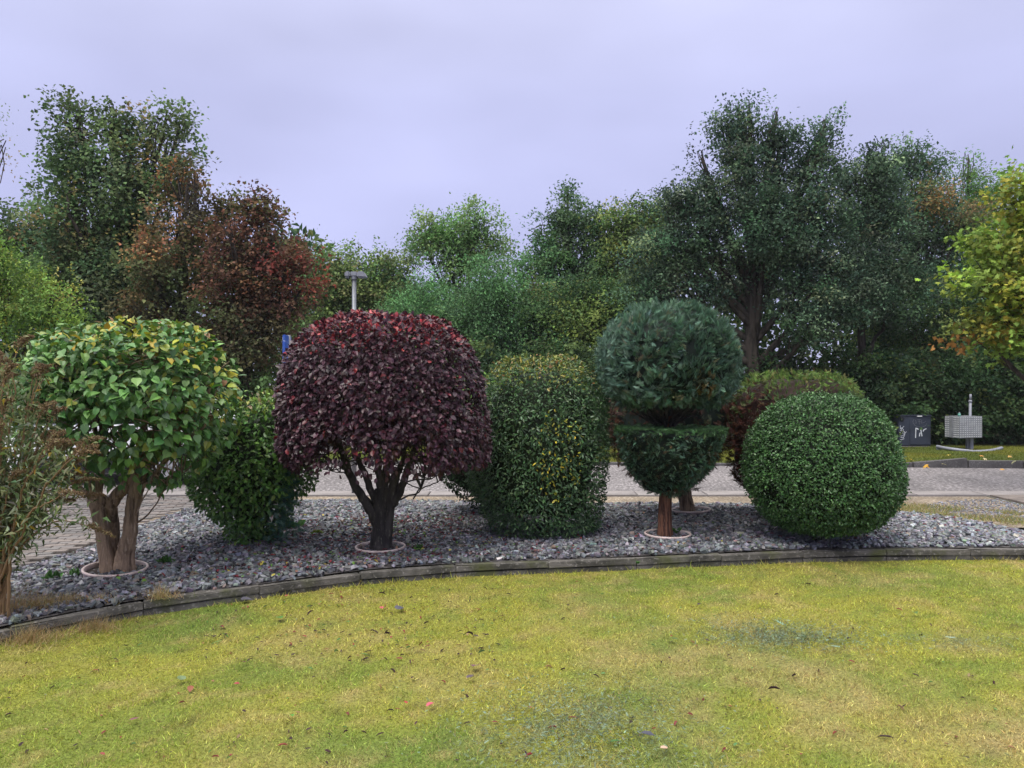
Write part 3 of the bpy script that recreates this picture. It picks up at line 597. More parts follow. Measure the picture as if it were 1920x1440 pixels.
# mid green shrub between lilac and purple tree
rows = [(735, 440, 505), (745, 405, 540), (775, 380, 565), (820, 362, 585), (870, 350, 600), (910, 358, 590), (950, 385, 560), (985, 410, 530), (1010, 428, 520), (1016, 440, 510)]
def cf(pos, N, col):
    t_ = (pos[:, 2] > P(0, 775, 7.3)[2]) & (rng.random(len(pos)) < .55); col[t_] = palette(t_.sum(), [((.17, .28, .05), 3), ((.28, .30, .06), 1), ((.24, .18, .10), .5)]); return col
s = clipped('leafy_shrub', 'bushy mid green shrub with narrow base between the left tree and the purple tree', rows, 7.3, 8200, 'ellip', .052, .55, [((.075, .17, .035), 4), ((.11, .23, .05), 3), ((.045, .10, .03), 2), ((.16, .25, .06), 1)], M_leaf_gloss, noise=.10, inner=.22, core=.66, holes=.22, colfun=cf, seed=3)
Tb = Tubes()
for k in range(16): Tb.add([P(470 + rng.normal(0, 12), 1018, 7.3), P(465 + rng.normal(0, 45), 940, 7.3 + rng.normal(0, .1)), P(470 + rng.normal(0, 70), 830, 7.3 + rng.normal(0, .25))], [.014, .01, .005], 6, .06, .05)
Tb.build('stems', M_barkdark, s)
# blue spray of a young cypress poking out of it
c0 = P(560, 890, 7.05); t = thing('blue_cypress_seedling', (c0[0], 7.15, zb(c0[0], 7.15)), 'young blue-green cypress poking out of the right side of the bushy green shrub', 'shrub')
Tb = Tubes(); Tb.add([P(520, 1012, 7.15), P(530, 950, 7.1), P(545, 880, 7.0)], [.01, .008, .004], 6); Tb.build('stem', M_barkdark, t)
n = 520; u = rng.random(n); pos = P(520, 1000, 7.1)[None] + u[:, None] * (P(548, 870, 7.0) - P(520, 1000, 7.1))[None] + rng.normal(0, .09, (n, 3)) * (1.15 - u[:, None])
leaves('foliage', 'spray', pos, nrm(rvec(n) + np.array([.4, -.3, .2])), rvec(n) + np.array([0, 0, .8]), rng.uniform(.05, .10, n), rng.uniform(.05, .09, n), palette(n, [((.05, .12, .085), 3), ((.11, .21, .17), 1)]), M_leaf, t)['kind'] = 'stuff'

# evergreen with yellow flecks, centre
rows = [(668, 985, 1045), (674, 950, 1075), (690, 925, 1098), (720, 905, 1120), (760, 892, 1135), (810, 884, 1143), (860, 880, 1142), (905, 882, 1132), (940, 895, 1125), (965, 905, 1122), (985, 925, 1118), (992, 960, 1100)]
def cf(pos, N, col):
    hi = np.clip((pos[:, 2] - P(0, 735, 7.8)[2]) / .3, 0, 1); k = rng.random(len(pos)) < hi * .75
    col[k] = palette(k.sum(), [((.20, .24, .045), 3), ((.30, .27, .05), 2), ((.11, .18, .04), 3), ((.25, .15, .06), 1)])
    c = (pos - P(1050, 855, 7.1)) / np.array([.24, .6, .45]); k = (np.linalg.norm(c, axis=1) < 1) & (rng.random(len(pos)) < .15); col[k] = palette(k.sum(), [((.50, .42, .04), 1), ((.34, .34, .05), 1)]); return col
s = clipped('yellow_flecked_evergreen', 'tall rounded evergreen shrub with small glossy leaves flecked yellow, in the centre', rows, 7.75, 17500, 'ellip', .040, .42, [((.055, .115, .045), 4), ((.08, .155, .06), 3), ((.035, .075, .035), 3), ((.12, .18, .075), .8)], M_leaf_gloss, noise=.055, inner=.15, core=.8, holes=.14, colfun=cf, seed=5)
Tb = Tubes()
for k in range(9): Tb.add([P(1030 + rng.normal(0, 25), 1000, 7.7), P(1040 + rng.normal(0, 40), 960, 7.5 + rng.normal(0, .2)), P(1060 + rng.normal(0, 55), 890, 7.4 + rng.normal(0, .2))], [.015, .011, .005], 6, .05, .05)
Tb.build('stems', M_barkdark, s)
rows = [(700, 880, 935), (715, 850, 965), (750, 825, 990), (800, 815, 1000), (860, 812, 1000), (905, 830, 985), (935, 870, 960), (958, 905, 950)]
def cf(pos, N, col):
    k = (pos[:, 2] > P(0, 760, 8.8)[2]); col[k] = palette(k.sum(), [((.13, .24, .05), 3), ((.20, .28, .07), 1)]); return col
clipped('shaded_round_shrub', 'dark round shrub half hidden between the purple tree and the yellow flecked evergreen', rows, 8.9, 9000, 'rhomb', .042, .45, [((.022, .05, .022), 4), ((.035, .075, .03), 2), ((.03, .035, .02), 2)], M_leaf, noise=.05, core=.86, colfun=cf, seed=6)

# conifer topiary: ball on a goblet
def conifer(name, t, rows, d, n, ln, pal, depth=1.0, up=.5, core=.88, corecol=(.012, .02, .016), noise=.05, ns=6, seed=0, colfun=None, inner=.1, tmpl='spray', wid=.75, ztop=None):
    loft_core('dark_core', rows, d, core, M_leaf, t, corecol, depth)  # closed core behind the sprays, coloured dark to stand in for interior shade
    # sprays grow in bundles of a common direction, so the surface has swirls and dark gaps
    K = 6; cp, cN = loft_sample(rows, d, n // K, depth, .45, noise, ns, seed); mc = len(cp)
    sw = nrm(np.stack([fbm(cp, 3.5, seed + 4) - .5, fbm(cp, 3.5, seed + 5) - .5, fbm(cp, 3.5, seed + 6) - .5], 1))
    ca_ = nrm(cN * .5 + sw * .55 + rvec(mc) * .55 + np.array([0, 0, up])); cp = cp - cN * (rng.random(mc) ** 1.3 * inner)[:, None]
    cc = palette(mc, pal, .2); cc = colfun(cp, cN, cc) if colfun else cc
    j = np.repeat(np.arange(mc), K); m = len(j); ax = nrm(ca_[j] + rvec(m) * .38); N = cN[j]
    pos = cp[j] + ca_[j] * (rng.uniform(-.6, .25, m) * ln)[:, None] + rng.normal(0, ln * .16, (m, 3)); nn_ = nrm(np.cross(ca_[j], N) * .6 + rvec(m) * .45 + N * .6)
    if ztop is not None:
        k = pos[:, 2] < ztop; pos, ax, N, nn_, j = pos[k], ax[k], N[k], nn_[k], j[k]; m = len(j); hi_ = pos[:, 2] > ztop - .05; ax[hi_, 2] = np.minimum(ax[hi_, 2], .12)
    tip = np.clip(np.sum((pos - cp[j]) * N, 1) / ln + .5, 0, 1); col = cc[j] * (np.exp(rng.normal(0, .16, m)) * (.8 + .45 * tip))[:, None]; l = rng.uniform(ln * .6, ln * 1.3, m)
    o = leaves(name, tmpl, pos, ax, nn_, l, l * wid, col, M_leaf, t); o['kind'] = 'stuff'; return o
d = 7.5; b = P(1246, 1000, d); b[2] = zb(b[0], d)
con = thing('topiary_cypress', b, 'blue-green cypress topiary with a big clipped ball above a flat topped goblet on one trunk', 'topiary')
rows = [(570, 1235, 1275), (574, 1200, 1308), (586, 1172, 1335), (606, 1148, 1358), (632, 1130, 1376), (662, 1122, 1384), (692, 1122, 1385), (722, 1128, 1380), (742, 1140, 1368), (757, 1160, 1348), (765, 1190, 1315)]
def cf(pos, N, col):
    k = np.linalg.norm((pos - P(1322, 722, 6.95)) / np.array([.10, .4, .13]), axis=1) < 1; k &= rng.random(len(pos)) < .5; col[k] = palette(k.sum(), [((.14, .10, .04), 1)])
    h = np.clip((pos[:, 2] - P(0, 640, 7.5)[2]) / .35, 0, 1); col = col * (1 - .35 * h[:, None]) + np.array((.085, .16, .085)) * .35 * h[:, None]
    sd_ = np.clip(np.abs(pos[:, 0] - P(1252, 0, 7.5)[0]) / .68, 0, 1) ** 3; return col * (1 - .3 * sd_[:, None]) + np.array((.13, .20, .18)) * .3 * sd_[:, None]
PALC = [((.085, .16, .105), 5), ((.12, .21, .145), 3), ((.055, .11, .075), 3), ((.17, .26, .20), 1.2), ((.13, .13, .07), .6)]
conifer('ball', con, rows, d, 20000, .060, PALC, seed=1, colfun=cf)
rows = [(799, 1156, 1356), (803, 1153, 1359), (820, 1155, 1357), (845, 1162, 1347), (870, 1171, 1334), (893, 1186, 1315), (912, 1202, 1293), (924, 1217, 1276), (930, 1232, 1262)]
rows = [(798, 1235, 1275), (799, 1180, 1335)] + rows
def cf(pos, N, col):
    k = pos[:, 2] > P(0, 812, 7.5)[2]; col[k] = palette(k.sum(), [((.07, .15, .06), 3), ((.10, .20, .08), 2)])
    k = (rng.random(len(pos)) < .22) & ~k; col[k] = palette(k.sum(), [((.09, .065, .035), 1), ((.06, .075, .035), 1)]); return col
conifer('goblet', con, rows, d, 17000, .036, [((.075, .15, .09), 5), ((.11, .20, .13), 3), ((.045, .09, .055), 3), ((.19, .28, .22), .8)], seed=2, colfun=cf, up=.1, noise=.02, inner=.05, ztop=float(P(0, 799, 7.5)[2]))
Tt = Tubes(); Tt.add([P(1246, 1008, d), P(1246, 985, d), P(1246, 950, d), P(1250, 900, d), P(1252, 780, d)], [.082, .07, .064, .06, .05], 16, .03, .01, .07); Tt.build('trunk', M_barkred, con)
Tb = Tubes()
for k in range(46):
    a_ = rng.uniform(0, 6.28); r_ = rng.uniform(.18, .5); z0 = P(0, 800 - rng.uniform(-5, 14), d)[2]; s0 = P(1250, 0, d)
    st = np.array([s0[0] + .06 * math.cos(a_), d + .06 * math.sin(a_), z0]); en = np.array([s0[0] + r_ * math.cos(a_), d + r_ * math.sin(a_), P(0, 745 - rng.uniform(0, 25), d)[2]])
    Tb.add([st, (st + en) / 2 + np.array([.06 * math.cos(a_), .06 * math.sin(a_), -.03]), en], [.012, .009, .005], 5, .05, .03)
Tb.build('neck_branches', M_barkdark, con)
pot_ring(P(1252, 0, 7.5)[0], 7.5, .222, 'thin pale pot rim sunk in the slate under the goblet shaped topiary')

# brown conifer behind the goblet with its own trunk and ring
d = 8.95; b = P(1290, 955, d); b[2] = zb(b[0], d)
t = thing('browning_conifer', b, 'shaded browning conifer with a leaning trunk behind the goblet shaped topiary', 'shrub')
rows = [(705, 1220, 1300), (715, 1175, 1345), (745, 1150, 1368), (785, 1142, 1374), (830, 1143, 1368), (860, 1152, 1345), (885, 1175, 1320), (905, 1215, 1310), (920, 1255, 1305)]
conifer('foliage', t, rows, d, 8000, .065, [((.06, .028, .02), 4), ((.085, .035, .022), 2), ((.035, .05, .026), 2), ((.06, .07, .03), 1)], seed=3, up=-.1, noise=.04)
Tt = Tubes(); Tt.add([P(1290, 965, d), P(1288, 945, d), P(1283, 925, d), P(1265, 880, d), P(1255, 800, d)], [.10, .085, .08, .07, .04], 12, .04, .02, .12); Tt.build('trunk', M_bark, t)
pot_ring(P(1296, 0, d)[0], d, .225, 'pale pot rim round the leaning trunk behind the goblet shaped topiary', -.04)

# thuja, brown lower left and green top
d = 8.6; b = P(1480, 945, d); b[2] = zb(b[0], d)
t = thing('two_tone_thuja', b, 'clipped rounded thuja with bright green top and dead red-brown side behind the small leaved ball', 'shrub')
rows = [(697, 1450, 1540), (702, 1415, 1572), (716, 1390, 1592), (742, 1374, 1605), (785, 1367, 1610), (830, 1365, 1610), (870, 1367, 1606), (898, 1378, 1596), (920, 1400, 1575), (938, 1425, 1540)]
def cf(pos, N, col):
    x, z = (pos[:, 0] / pos[:, 1] * F + 960), 720 - (pos[:, 2] - H) / pos[:, 1] * F
    g_ = np.clip((790 + (x - 1400) * .35 - z) / 70, 0, 1); br = rng.random(len(pos)) > g_ * .93; wn_ = vnoise(pos, 5, 6); br |= (wn_ > .74) & (z > 712) & (x < 1480)
    k = br; col[k] = palette(k.sum(), [((.085, .032, .022), 4), ((.05, .022, .018), 3), ((.13, .055, .035), 1), ((.035, .03, .02), 1)])
    k = ~br & (z < 735); col[k] = palette(k.sum(), [((.13, .21, .045), 3), ((.09, .155, .04), 3), ((.20, .20, .07), 1.4)]); return col
conifer('foliage', t, rows, d, 19000, .046, [((.08, .14, .042), 3), ((.055, .10, .035), 3), ((.11, .13, .05), 1.5), ((.11, .06, .035), 1)], seed=4, up=.2, colfun=cf, corecol=(.03, .015, .012), noise=.03, inner=.07)
Tt = Tubes(); Tt.add([P(1480, 955, d), P(1480, 930, d), P(1485, 850, d)], [.09, .08, .06], 12); Tt.build('trunk', M_bark, t)

# small leaved ball
rows = [(739, 1525, 1570), (742, 1498, 1592), (751, 1470, 1618), (768, 1444, 1640), (792, 1423, 1656), (822, 1407, 1668), (855, 1399, 1677), (888, 1397, 1681), (915, 1402, 1679), (940, 1415, 1669), (960, 1428, 1656), (977, 1445, 1640), (989, 1468, 1616), (996, 1500, 1585)]
def cf(pos, N, col):
    n_ = fbm(pos, 2.5, 9); k = rng.random(len(pos)) < np.clip((n_ - .52) * 2.5, 0, .5); col[k] = palette(k.sum(), [((.11, .15, .045), 1), ((.08, .115, .04), 1)]); return col
clipped('small_leaved_ball', 'dense clipped ball of tiny green leaves sitting on the slate, rightmost of the round shrubs', rows, 7.3, 38000, 'rhomb', .027, .62, [((.055, .13, .038), 5), ((.08, .18, .055), 3), ((.035, .085, .028), 3), ((.13, .24, .09), .8)], M_leaf_gloss, noise=.026, ns=6, inner=.08, core=.92, corecol=(.012, .02, .01), holes=.16, seed=9, nb=.8)

# ---- buddleia at the left edge
d = 4.9; b = P(-15, 1170, d); b[2] = .08
bud = thing('butterfly_bush', b, 'straggly butterfly bush with narrow grey-green leaves and brown seed heads at the left edge', 'shrub')
Tb = Tubes(); tips = []
for k in range(64):
    a_ = rng.uniform(0, 1); tx = rng.uniform(-190, 122 if k % 3 else 50); ty = rng.uniform(640, 960); dy = rng.uniform(-.3, .6)
    if k % 2: tx = rng.uniform(-70, 105); ty = rng.uniform(635, 800) + max(0, tx - 40) * .8
    if k % 5 == 0: tx = rng.uniform(60, 160); ty = rng.uniform(820, 965)
    if tx > 60: ty = max(ty, 700)
    p = Tb.add([P(-15 + rng.normal(0, 14), 1170, d), P(-15 + (tx + 15) * .25, 1020, d + dy * .3), P(-15 + (tx + 15) * .62, (ty + 1020) / 2 - 20, d + dy * .7), P(tx, ty, d + dy)], [.012, .009, .006, .003], 6, .05, .05); tips.append(p)
p = Tb.add([P(-8, 1160, d), P(20, 1035, d), P(70, 985, d + .1), P(125, 880, d + .1)], [.012, .010, .007, .003], 6, .05, .04); tips.append(p)
p = Tb.add([P(5, 1060, d), P(60, 1000, d), P(110, 975, d + .1), P(165, 985, d + .1)], [.008, .006, .004, .002], 6, .05, .04); tips.append(p)
Tb.build('stems', material('straw_stem', (.20, .12, .06), rough=.8), bud)
ps, axs, cs = [], [], []
hs, ha = [], []
for p in tips:
    m = len(p); k0 = int(m * .40); idx = rng.integers(k0, m, 95); pt = p[idx] + rng.normal(0, .045, (95, 3)); dr = nrm(rvec(95) * .9 + np.array([0, 0, -.25]))
    ps.append(pt); axs.append(dr)
    n = 330; tdir = nrm(p[-1] - p[-3]); u = rng.random(n); cv = p[-1] + u[:, None] * (tdir * .12 + np.array([.05 * np.sign(tdir[0]), 0, -.05]) * u[:, None]) + rng.normal(0, .012, (n, 3)) * (1.2 - u[:, None]); hs.append(cv); ha.append(rvec(n))
ps = np.concatenate(ps); axs = np.concatenate(axs); n = len(ps)
leaves('foliage', 'rhomb', ps, axs, rvec(n) + np.array([0, 0, 1.0]), rng.uniform(.035, .08, n), rng.uniform(.009, .018, n), palette(n, [((.17, .21, .085), 4), ((.26, .30, .17), 2.5), ((.09, .14, .055), 2), ((.35, .26, .04), .35), ((.30, .33, .25), .6)]), M_leaf, bud)['kind'] = 'stuff'
hs = np.concatenate(hs); ha = np.concatenate(ha); n = len(hs)
leaves('seed_heads', 'rhomb', hs, ha, rvec(n), rng.uniform(.010, .022, n), rng.uniform(.005, .010, n), palette(n, [((.22, .15, .08), 4), ((.15, .095, .055), 3), ((.27, .22, .12), 2)]), M_leaf, bud)

# ---- tufts of dry grass and weeds
def tuft(name, x, y, n, h, spread, pal, label, cat, z=None, lean=(0, 0), group=None, wid=.003, tmpl='needle'):
    zz = z if z is not None else 0.0
    a_ = rng.uniform(0, 6.28, n); r_ = np.abs(rng.normal(0, spread, n)); pos = np.stack([x + r_ * np.cos(a_), y + r_ * np.sin(a_) * .6, np.full(n, zz)], 1)
    ax = nrm(np.stack([rng.normal(lean[0], .5, n), rng.normal(lean[1], .5, n), rng.uniform(.4, 1.2, n)], 1)); l = h * rng.uniform(.4, 1.1, n)
    o = leaves(name, tmpl, pos - np.array([x, y, zz]), ax, rvec(n) + (np.array([0, 0, 1.2]) if tmpl != 'needle' else 0), l, np.full(n, wid) if tmpl == 'needle' else l * wid, palette(n, pal), M_leaf); o.location = (x, y, zz)
    return tag(o, label, cat, group)
STRAW = [((.42, .31, .15), 4), ((.52, .40, .22), 2), ((.30, .20, .09), 2), ((.25, .26, .08), 1)]
x, y = G(20, 1165, .05)[:2]; tuft('dry_grass', x, y, 520, .34, .10, STRAW, 'tall pale straw grass standing at the far left corner of the bed', 'grass tuft', .03, (.05, 0))
for (px, py, n, h, lab) in [(75, 1140, 420, .13, 'flattened straw coloured grass tuft by the edging near the left corner'), (125, 1135, 420, .11, 'straw grass tuft behind the edging below the left tree'),
                            (300, 1122, 260, .12, 'small dry grass tuft leaning on the edging right of the left tree'), (185, 1130, 200, .09, 'low sparse dry grass tuft against the edging under the pot rim of the left tree')]:
    x, y = G(px, py, .1)[:2]; tuft('dry_grass', x, y, n, h, .08, STRAW, lab, 'grass tuft', zb(x, y) - .01, group='dry grass tufts along the edging', wid=.0028)
for (px, py, n, h, lab) in [(60, 1200, 900, .13, 'matted straw grass spilling over the front of the edging at far left'), (180, 1178, 700, .11, 'wispy straw and green grass overhanging the lawn in front of the edging left')]:
    x, y = G(px, py, .0)[:2]; tuft('overhanging_grass', x, y - .02, n, h, .16, STRAW, lab, 'grass tuft', .0, (.25, -.25), wid=.003)
# dry grass patch right
n = 24000; x = rng.uniform(4.2, 6.8, n); y = rng.uniform(8.4, 10.6, n); c = np.hypot((x - 5.5 ) / 1.15, (y - 9.5 + (x - 5.5) * .5) / .62); ok = (c + rng.normal(0, .15, n) < 1) & (vnoise(xyz(x, y), 3, 8) > .35); x, y = x[ok], y[ok]; n = len(x)
ax = nrm(np.stack([rng.normal(0, .5, n), rng.normal(0, .5, n), rng.uniform(.4, 1, n)], 1))
o = leaves('dry_grass_patch', 'needle', np.stack([x, y, np.full(n, .0)], 1), ax, rvec(n), rng.uniform(.02, .06, n), rng.uniform(.004, .008, n), palette(n, [((.33, .26, .10), 3), ((.22, .24, .07), 3), ((.13, .17, .05), 2), ((.42, .34, .20), 1)]), M_leaf); tag(o, 'patch of dry yellowish grass between the slate and the road at right', 'grass', kind='stuff')
GREEN = [((.05, .12, .03), 4), ((.08, .17, .05), 2), ((.05, .12, .035), 2)]
for (px, py, h, n, lab) in [(1252, 1000, .09, 70, 'bright green dandelion like weed inside the pot rim under the goblet topiary'), (495, 1012, .13, 240, 'dark green leafy weed at the foot of the bushy green shrub'),
                            (140, 1078, .07, 26, 'trailing dark green weed left of the pot rim of the left tree'), (92, 1080, .08, 26, 'broad leaved dark weed in the slate at far left'), (310, 1060, .07, 60, 'small green weed in the slate right of the left pot rim'),
                            (785, 1030, .06, 45, 'tiny feathery weed right of the pot rim of the purple tree'), (1195, 1060, .03, 20, 'tiny weed at the foot of the edging below the goblet topiary'), (540, 990, .11, 120, 'low green weed on the right of the green shrub base'), (595, 1000, .06, 40, 'small yellow-green weed in the slate left of the purple tree')]:
    x, y = G(px, py, .12 if py < 1056 else .1)[:2]; tuft('weed', x, y, n, h, h * .45, GREEN if px != 595 else [((.2, .28, .05), 1)], lab, 'weed', zb(x, y), group='weeds in the slate bed', wid=.45, tmpl='ellip')
x, y = G(36, 1192, .0)[:2]; tuft('weed', x, y, 14, .11, .03, GREEN, 'broad green leaved weed standing on the lawn edge at far left', 'weed', .0, wid=.5, tmpl='ellip')

# ---- fallen leaves: the ones that stand out are things, the rest litter
def fallen(px, py, size, col, label, tmpl='ellip', z=.016, wid=.65, yaw=None):
    x, y, _ = G(px, py, z); me = leaf_mesh(tmpl, M_leaf_obj)[rng.integers(3)]; o = bpy.data.objects.new('fallen_leaf', me); COL.objects.link(o)
    o.location = (x, y, z + .014); o.scale = (size * .92, size * wid * .92, size * .6); o.rotation_euler = (rng.normal(0, .12), rng.normal(-.1, .12), rng.uniform(0, 6.28) if yaw is None else yaw); o.color = (*col, 1)
    return tag(o, label, 'leaf', 'fallen leaves on the lawn and slate')
PINK, PURP, DKP, GRN, YEL = (.50, .10, .14), (.13, .06, .10), (.055, .03, .035), (.10, .27, .05), (.55, .38, .04)
for a in [(812, 1322, .055, PINK, 'bright pink fallen leaf on the open lawn below the purple tree', 'ellip'), (893, 1251, .075, (.19, .09, .13), 'large mauve fallen leaf on the lawn, right of the bright pink one', 'heart'),
          (764, 1324, .03, (.35, .04, .04), 'small red fallen leaf just left of the bright pink leaf', 'ellip'), (241, 1356, .05, (.22, .08, .12), 'dull purple fallen leaf low on the left of the lawn', 'ellip'),
          (522, 1160, .07, (.11, .24, .06), 'bright green fallen heart leaf on the lawn near the edging', 'heart'), (745, 1146, .085, (.11, .11, .14), 'grey undersided fallen leaf on the lawn below the purple tree trunk', 'heart'),
          (452, 1128, .09, (.09, .085, .11), 'dark grey leaf propped against the edging left of the purple tree', 'heart'), (534, 1121, .05, (.5, .12, .12), 'pink leaf lying on the lawn at the foot of the edging', 'ellip'),
          (717, 1145, .06, (.5, .12, .13), 'pink fallen leaf next to the grey leaf near the edging', 'ellip'), (343, 1279, .06, (.16, .22, .11), 'pale green fallen leaf on the left part of the lawn', 'heart'),
          (358, 1290, .06, (.26, .09, .05), 'rust coloured curled leaf beside the pale green leaf on the lawn', 'ellip'), (450, 1287, .035, (.33, .03, .05), 'small crimson fallen leaf in the left middle of the lawn', 'ellip'),
          (875, 1276, .065, (.12, .09, .11), 'dark dull leaf below the large mauve leaf', 'ellip'), (632, 1252, .06, DKP, 'crumpled dark brown leaf in the middle of the lawn', 'maple'),
          (545, 1345, .045, GRN, 'small green leaf near the bottom of the lawn, left of centre', 'ellip'), (460, 1246, .05, (.13, .04, .04), 'curled dark red leaf on the lawn left of centre', 'ellip'),
          (898, 1198, .05, DKP, 'small dark leaf on the lawn to the right under the purple tree', 'ellip'), (1228, 1385, .07, (.06, .06, .09), 'dark slate blue leaf at the right edge of the lower clippings patch', 'ellip'),
          (1252, 1407, .045, (.62, .40, .30), 'pale pink leaf low on the lawn beside the dark blue one', 'ellip'), (1308, 1138, .045, DKP, 'dark curled leaf on the lawn right of the goblet topiary', 'ellip'),
          (1330, 1206, .04, DKP, 'tiny brown leaf on the lawn left of the upper clippings patch', 'ellip'), (1468, 1175, .11, (.20, .36, .28), 'pale blue-green conifer sprig lying on top of the upper clippings patch', 'spray'),
          (1575, 1217, .09, (.26, .44, .38), 'pale turquoise conifer sprig right of the upper clippings patch', 'spray'), (1773, 1198, .08, (.30, .45, .40), 'pale conifer sprig on the lawn far right', 'spray'),
          (1257, 1200, .07, (.10, .16, .05), 'curled green leaf on the lawn below the goblet topiary', 'ellip'), (1719, 1155, .07, (.12, .19, .06), 'curled green leaf on the lawn at the right', 'ellip'), (1062, 1137, .10, (.06, .035, .03), 'short dark twig like leaf on the lawn at centre', 'ellip')]:
    fallen(a[0], a[1], a[2], a[3], a[4], a[5], wid=(.22 if 'twig' in a[4] else .65 if a[5] != 'heart' else .85))
n = 620; px = np.concatenate([rng.uniform(380, 950, 330), rng.uniform(20, 1900, 290)]); py = np.where(np.arange(n) < 330, rng.uniform(1095, 1240, n), rng.uniform(1080, 1430, n))
pos = np.array([G(a, b, .014) for a, b in zip(px, py)]); ok = pos[:, 1] < kerb_y(pos[:, 0]) - .05; pos = pos[ok]; n = len(pos)
ax = rvec(n) * np.array([1, 1, .25]); leaves('leaf_litter', 'ellip', pos, ax, rvec(n) * .35 + np.array([0, 0, 1.]), rng.gamma(3, .0075, n) + .006, rng.uniform(.006, .016, n), palette(n, [(DKP, 6), ((.22, .05, .05), 2), ((.10, .20, .06), 2), ((.30, .20, .10), 1)]), M_leaf)
tag(bpy.data.objects['leaf_litter'], 'small dark and red leaf scraps scattered over the lawn', 'leaf litter', kind='stuff')
n = 2600; x = np.concatenate([rng.normal(-1.2, .8, 1700), rng.uniform(-3, 5.5, 900)]); y = np.concatenate([rng.uniform(5.2, 8.6, 1700), rng.uniform(5.2, 9.8, 900)]); ok = inside(x, y, bed_poly) & (y > kerb_y(x) + .1); x, y = x[ok], y[ok]; n = len(x)
pos = np.stack([x, y, bed_z(x, y) + .028], 1)
o = leaves('bed_leaf_litter', 'ellip', pos, rvec(n) * np.array([1, 1, .3]), rvec(n) * .5 + np.array([0, 0, 1.]), rng.uniform(.02, .05, n), rng.uniform(.012, .03, n), palette(n, [((.15, .025, .035), 4), ((.08, .03, .035), 4), ((.13, .24, .05), 1.5), ((.35, .30, .06), .5), ((.30, .18, .12), 1)]), M_leaf); tag(o, 'red and brown fallen leaves lying among the slate chippings', 'leaf litter', kind='stuff')

# ================================================================== STREET FURNITURE
M_galv = material('galvanised_steel', (.20, .21, .235), rough=.45, metal=.35, spec=.5, var=[(7, .75, .4, .65), (30, 1.15, .5, .7)], bump=[(40, .1, .002)])
M_lamp = material('lamp_housing', (.24, .25, .29), rough=.45, spec=.5, var=[(6, .85, .4, .6)])
M_glass = material('lamp_glass', (.20, .22, .24), rough=.15, spec=.6)
d = 11.2; b = P(664, 0, d); lp = thing('street_lamp', (b[0], d, 0), 'slim grey steel lamp post with a two armed T shaped head behind the purple tree', 'street lamp')
zt = P(0, 524, d)[2]
bm = bmesh.new(); cyl(bm, (b[0], d, -.05), (b[0], d, zt), .036, .030, 20); bm_obj('pole', bm, M_galv, lp, True)
bm = bmesh.new(); cyl(bm, (b[0], d, zt), (b[0], d, zt + .10), .042, .048, 20); box(bm, (b[0], d, zt + .075), (.10, .10, .07), bevel=.012); bm_obj('bracket', bm, M_lamp, lp)
for s_, ln_ in ((-1, .075), (1, .135)):
    bm = bmesh.new(); box(bm, (b[0] + s_ * (.05 + ln_ / 2), d, zt + .068), (ln_, .17, .085), bevel=.018)
    for v_ in bm.verts:
        u_ = (v_.co.x - b[0]) * s_ / (.05 + ln_)
        if v_.co.z < zt + .068 and s_ > 0: v_.co.z -= .012 * u_
        if s_ > 0 and u_ > .9 and v_.co.z > zt + .07: v_.co.x -= .03
    h = bm_obj('lamp_head', bm, M_lamp, lp)
    bm = bmesh.new(); box(bm, (b[0] + s_ * (.055 + ln_ / 2), d, zt + .018), (ln_ * .75, .12, .012), bevel=.003); bm_obj('lens', bm, M_glass, h)

M_blue = material('blue_sign', (.03, .09, .38), rough=.4, var=[(12, (.5, .55, .7), .60, .68)])
d = 12.6; b = P(538, 0, d); t = thing('blue_sign', (b[0], d, 0), 'narrow blue sign on a post seen edge on, left of the purple crown', 'sign')
bm = bmesh.new(); cyl(bm, (b[0] + .02, d + .05, -.02), (b[0] + .02, d + .05, P(0, 628, d)[2]), .025, seg=14); bm_obj('post', bm, M_galv, t, True)
bm = bmesh.new(); box(bm, (b[0], d, P(0, 655, d)[2]), (.05, .34, .46), bevel=.01); bm_obj('panel', bm, M_blue, t)

# white two legged sign at far left
M_white = material('white_paint', (.78, .78, .80), rough=.4, var=[(5, .88, .4, .7)])
d = 10.6; t = thing('white_sign_frame', (P(35, 0, d)[0], d, 0), 'white panel on two white posts half hidden behind the butterfly bush at left', 'sign')
for px in (22, 48):
    bm = bmesh.new(); cyl(bm, (P(px, 0, d)[0], d, -.02), (P(px, 0, d)[0], d, P(0, 822 if px == 22 else 812, d)[2]), .022, seg=14); bm_obj('post', bm, M_white, t, True)
bm = bmesh.new(); box(bm, (P(37, 0, d)[0], d + .035, P(0, 842, d)[2]), (.30, .03, .42), bevel=.006); bm_obj('panel', bm, M_white, t)

# electrical cabinet with graffiti
M_cab = material('cabinet_grey', (.040, .048, .072), rough=.5, spec=.4, var=[(3, .8, .4, .6), (20, 1.15, .5, .7)])
M_cabl = material('paint_marker', (.62, .64, .70), rough=.5)
M_cabf = material('faded_marker', (.13, .14, .165), rough=.5)
d = 19.3; x0, x1 = P(1684, 0, d)[0], P(1745, 0, d)[0]; z0, z1 = P(0, 838, d)[2], P(0, 780, d)[2]; cxm = (x0 + x1) / 2
t = thing('utility_cabinet', (cxm, d, z0), 'dark grey utility cabinet with white graffiti on the verge in front of the hedge', 'utility box')
bm = bmesh.new(); box(bm, (cxm, d + .2, z0 - .03), (x1 - x0 - .02, .40, .10)); bm_obj('plinth', bm, M_conc, t)
bm = bmesh.new(); box(bm, (cxm, d + .2, (z0 + z1) / 2 + .02), (x1 - x0, .42, z1 - z0 - .03), bevel=.008); body = bm_obj('body', bm, M_cab, t)
bm = bmesh.new(); box(bm, (cxm, d + .2, z1 + .012), (x1 - x0 + .03, .46, .03), bevel=.008); bm_obj('lid', bm, M_cab, t)
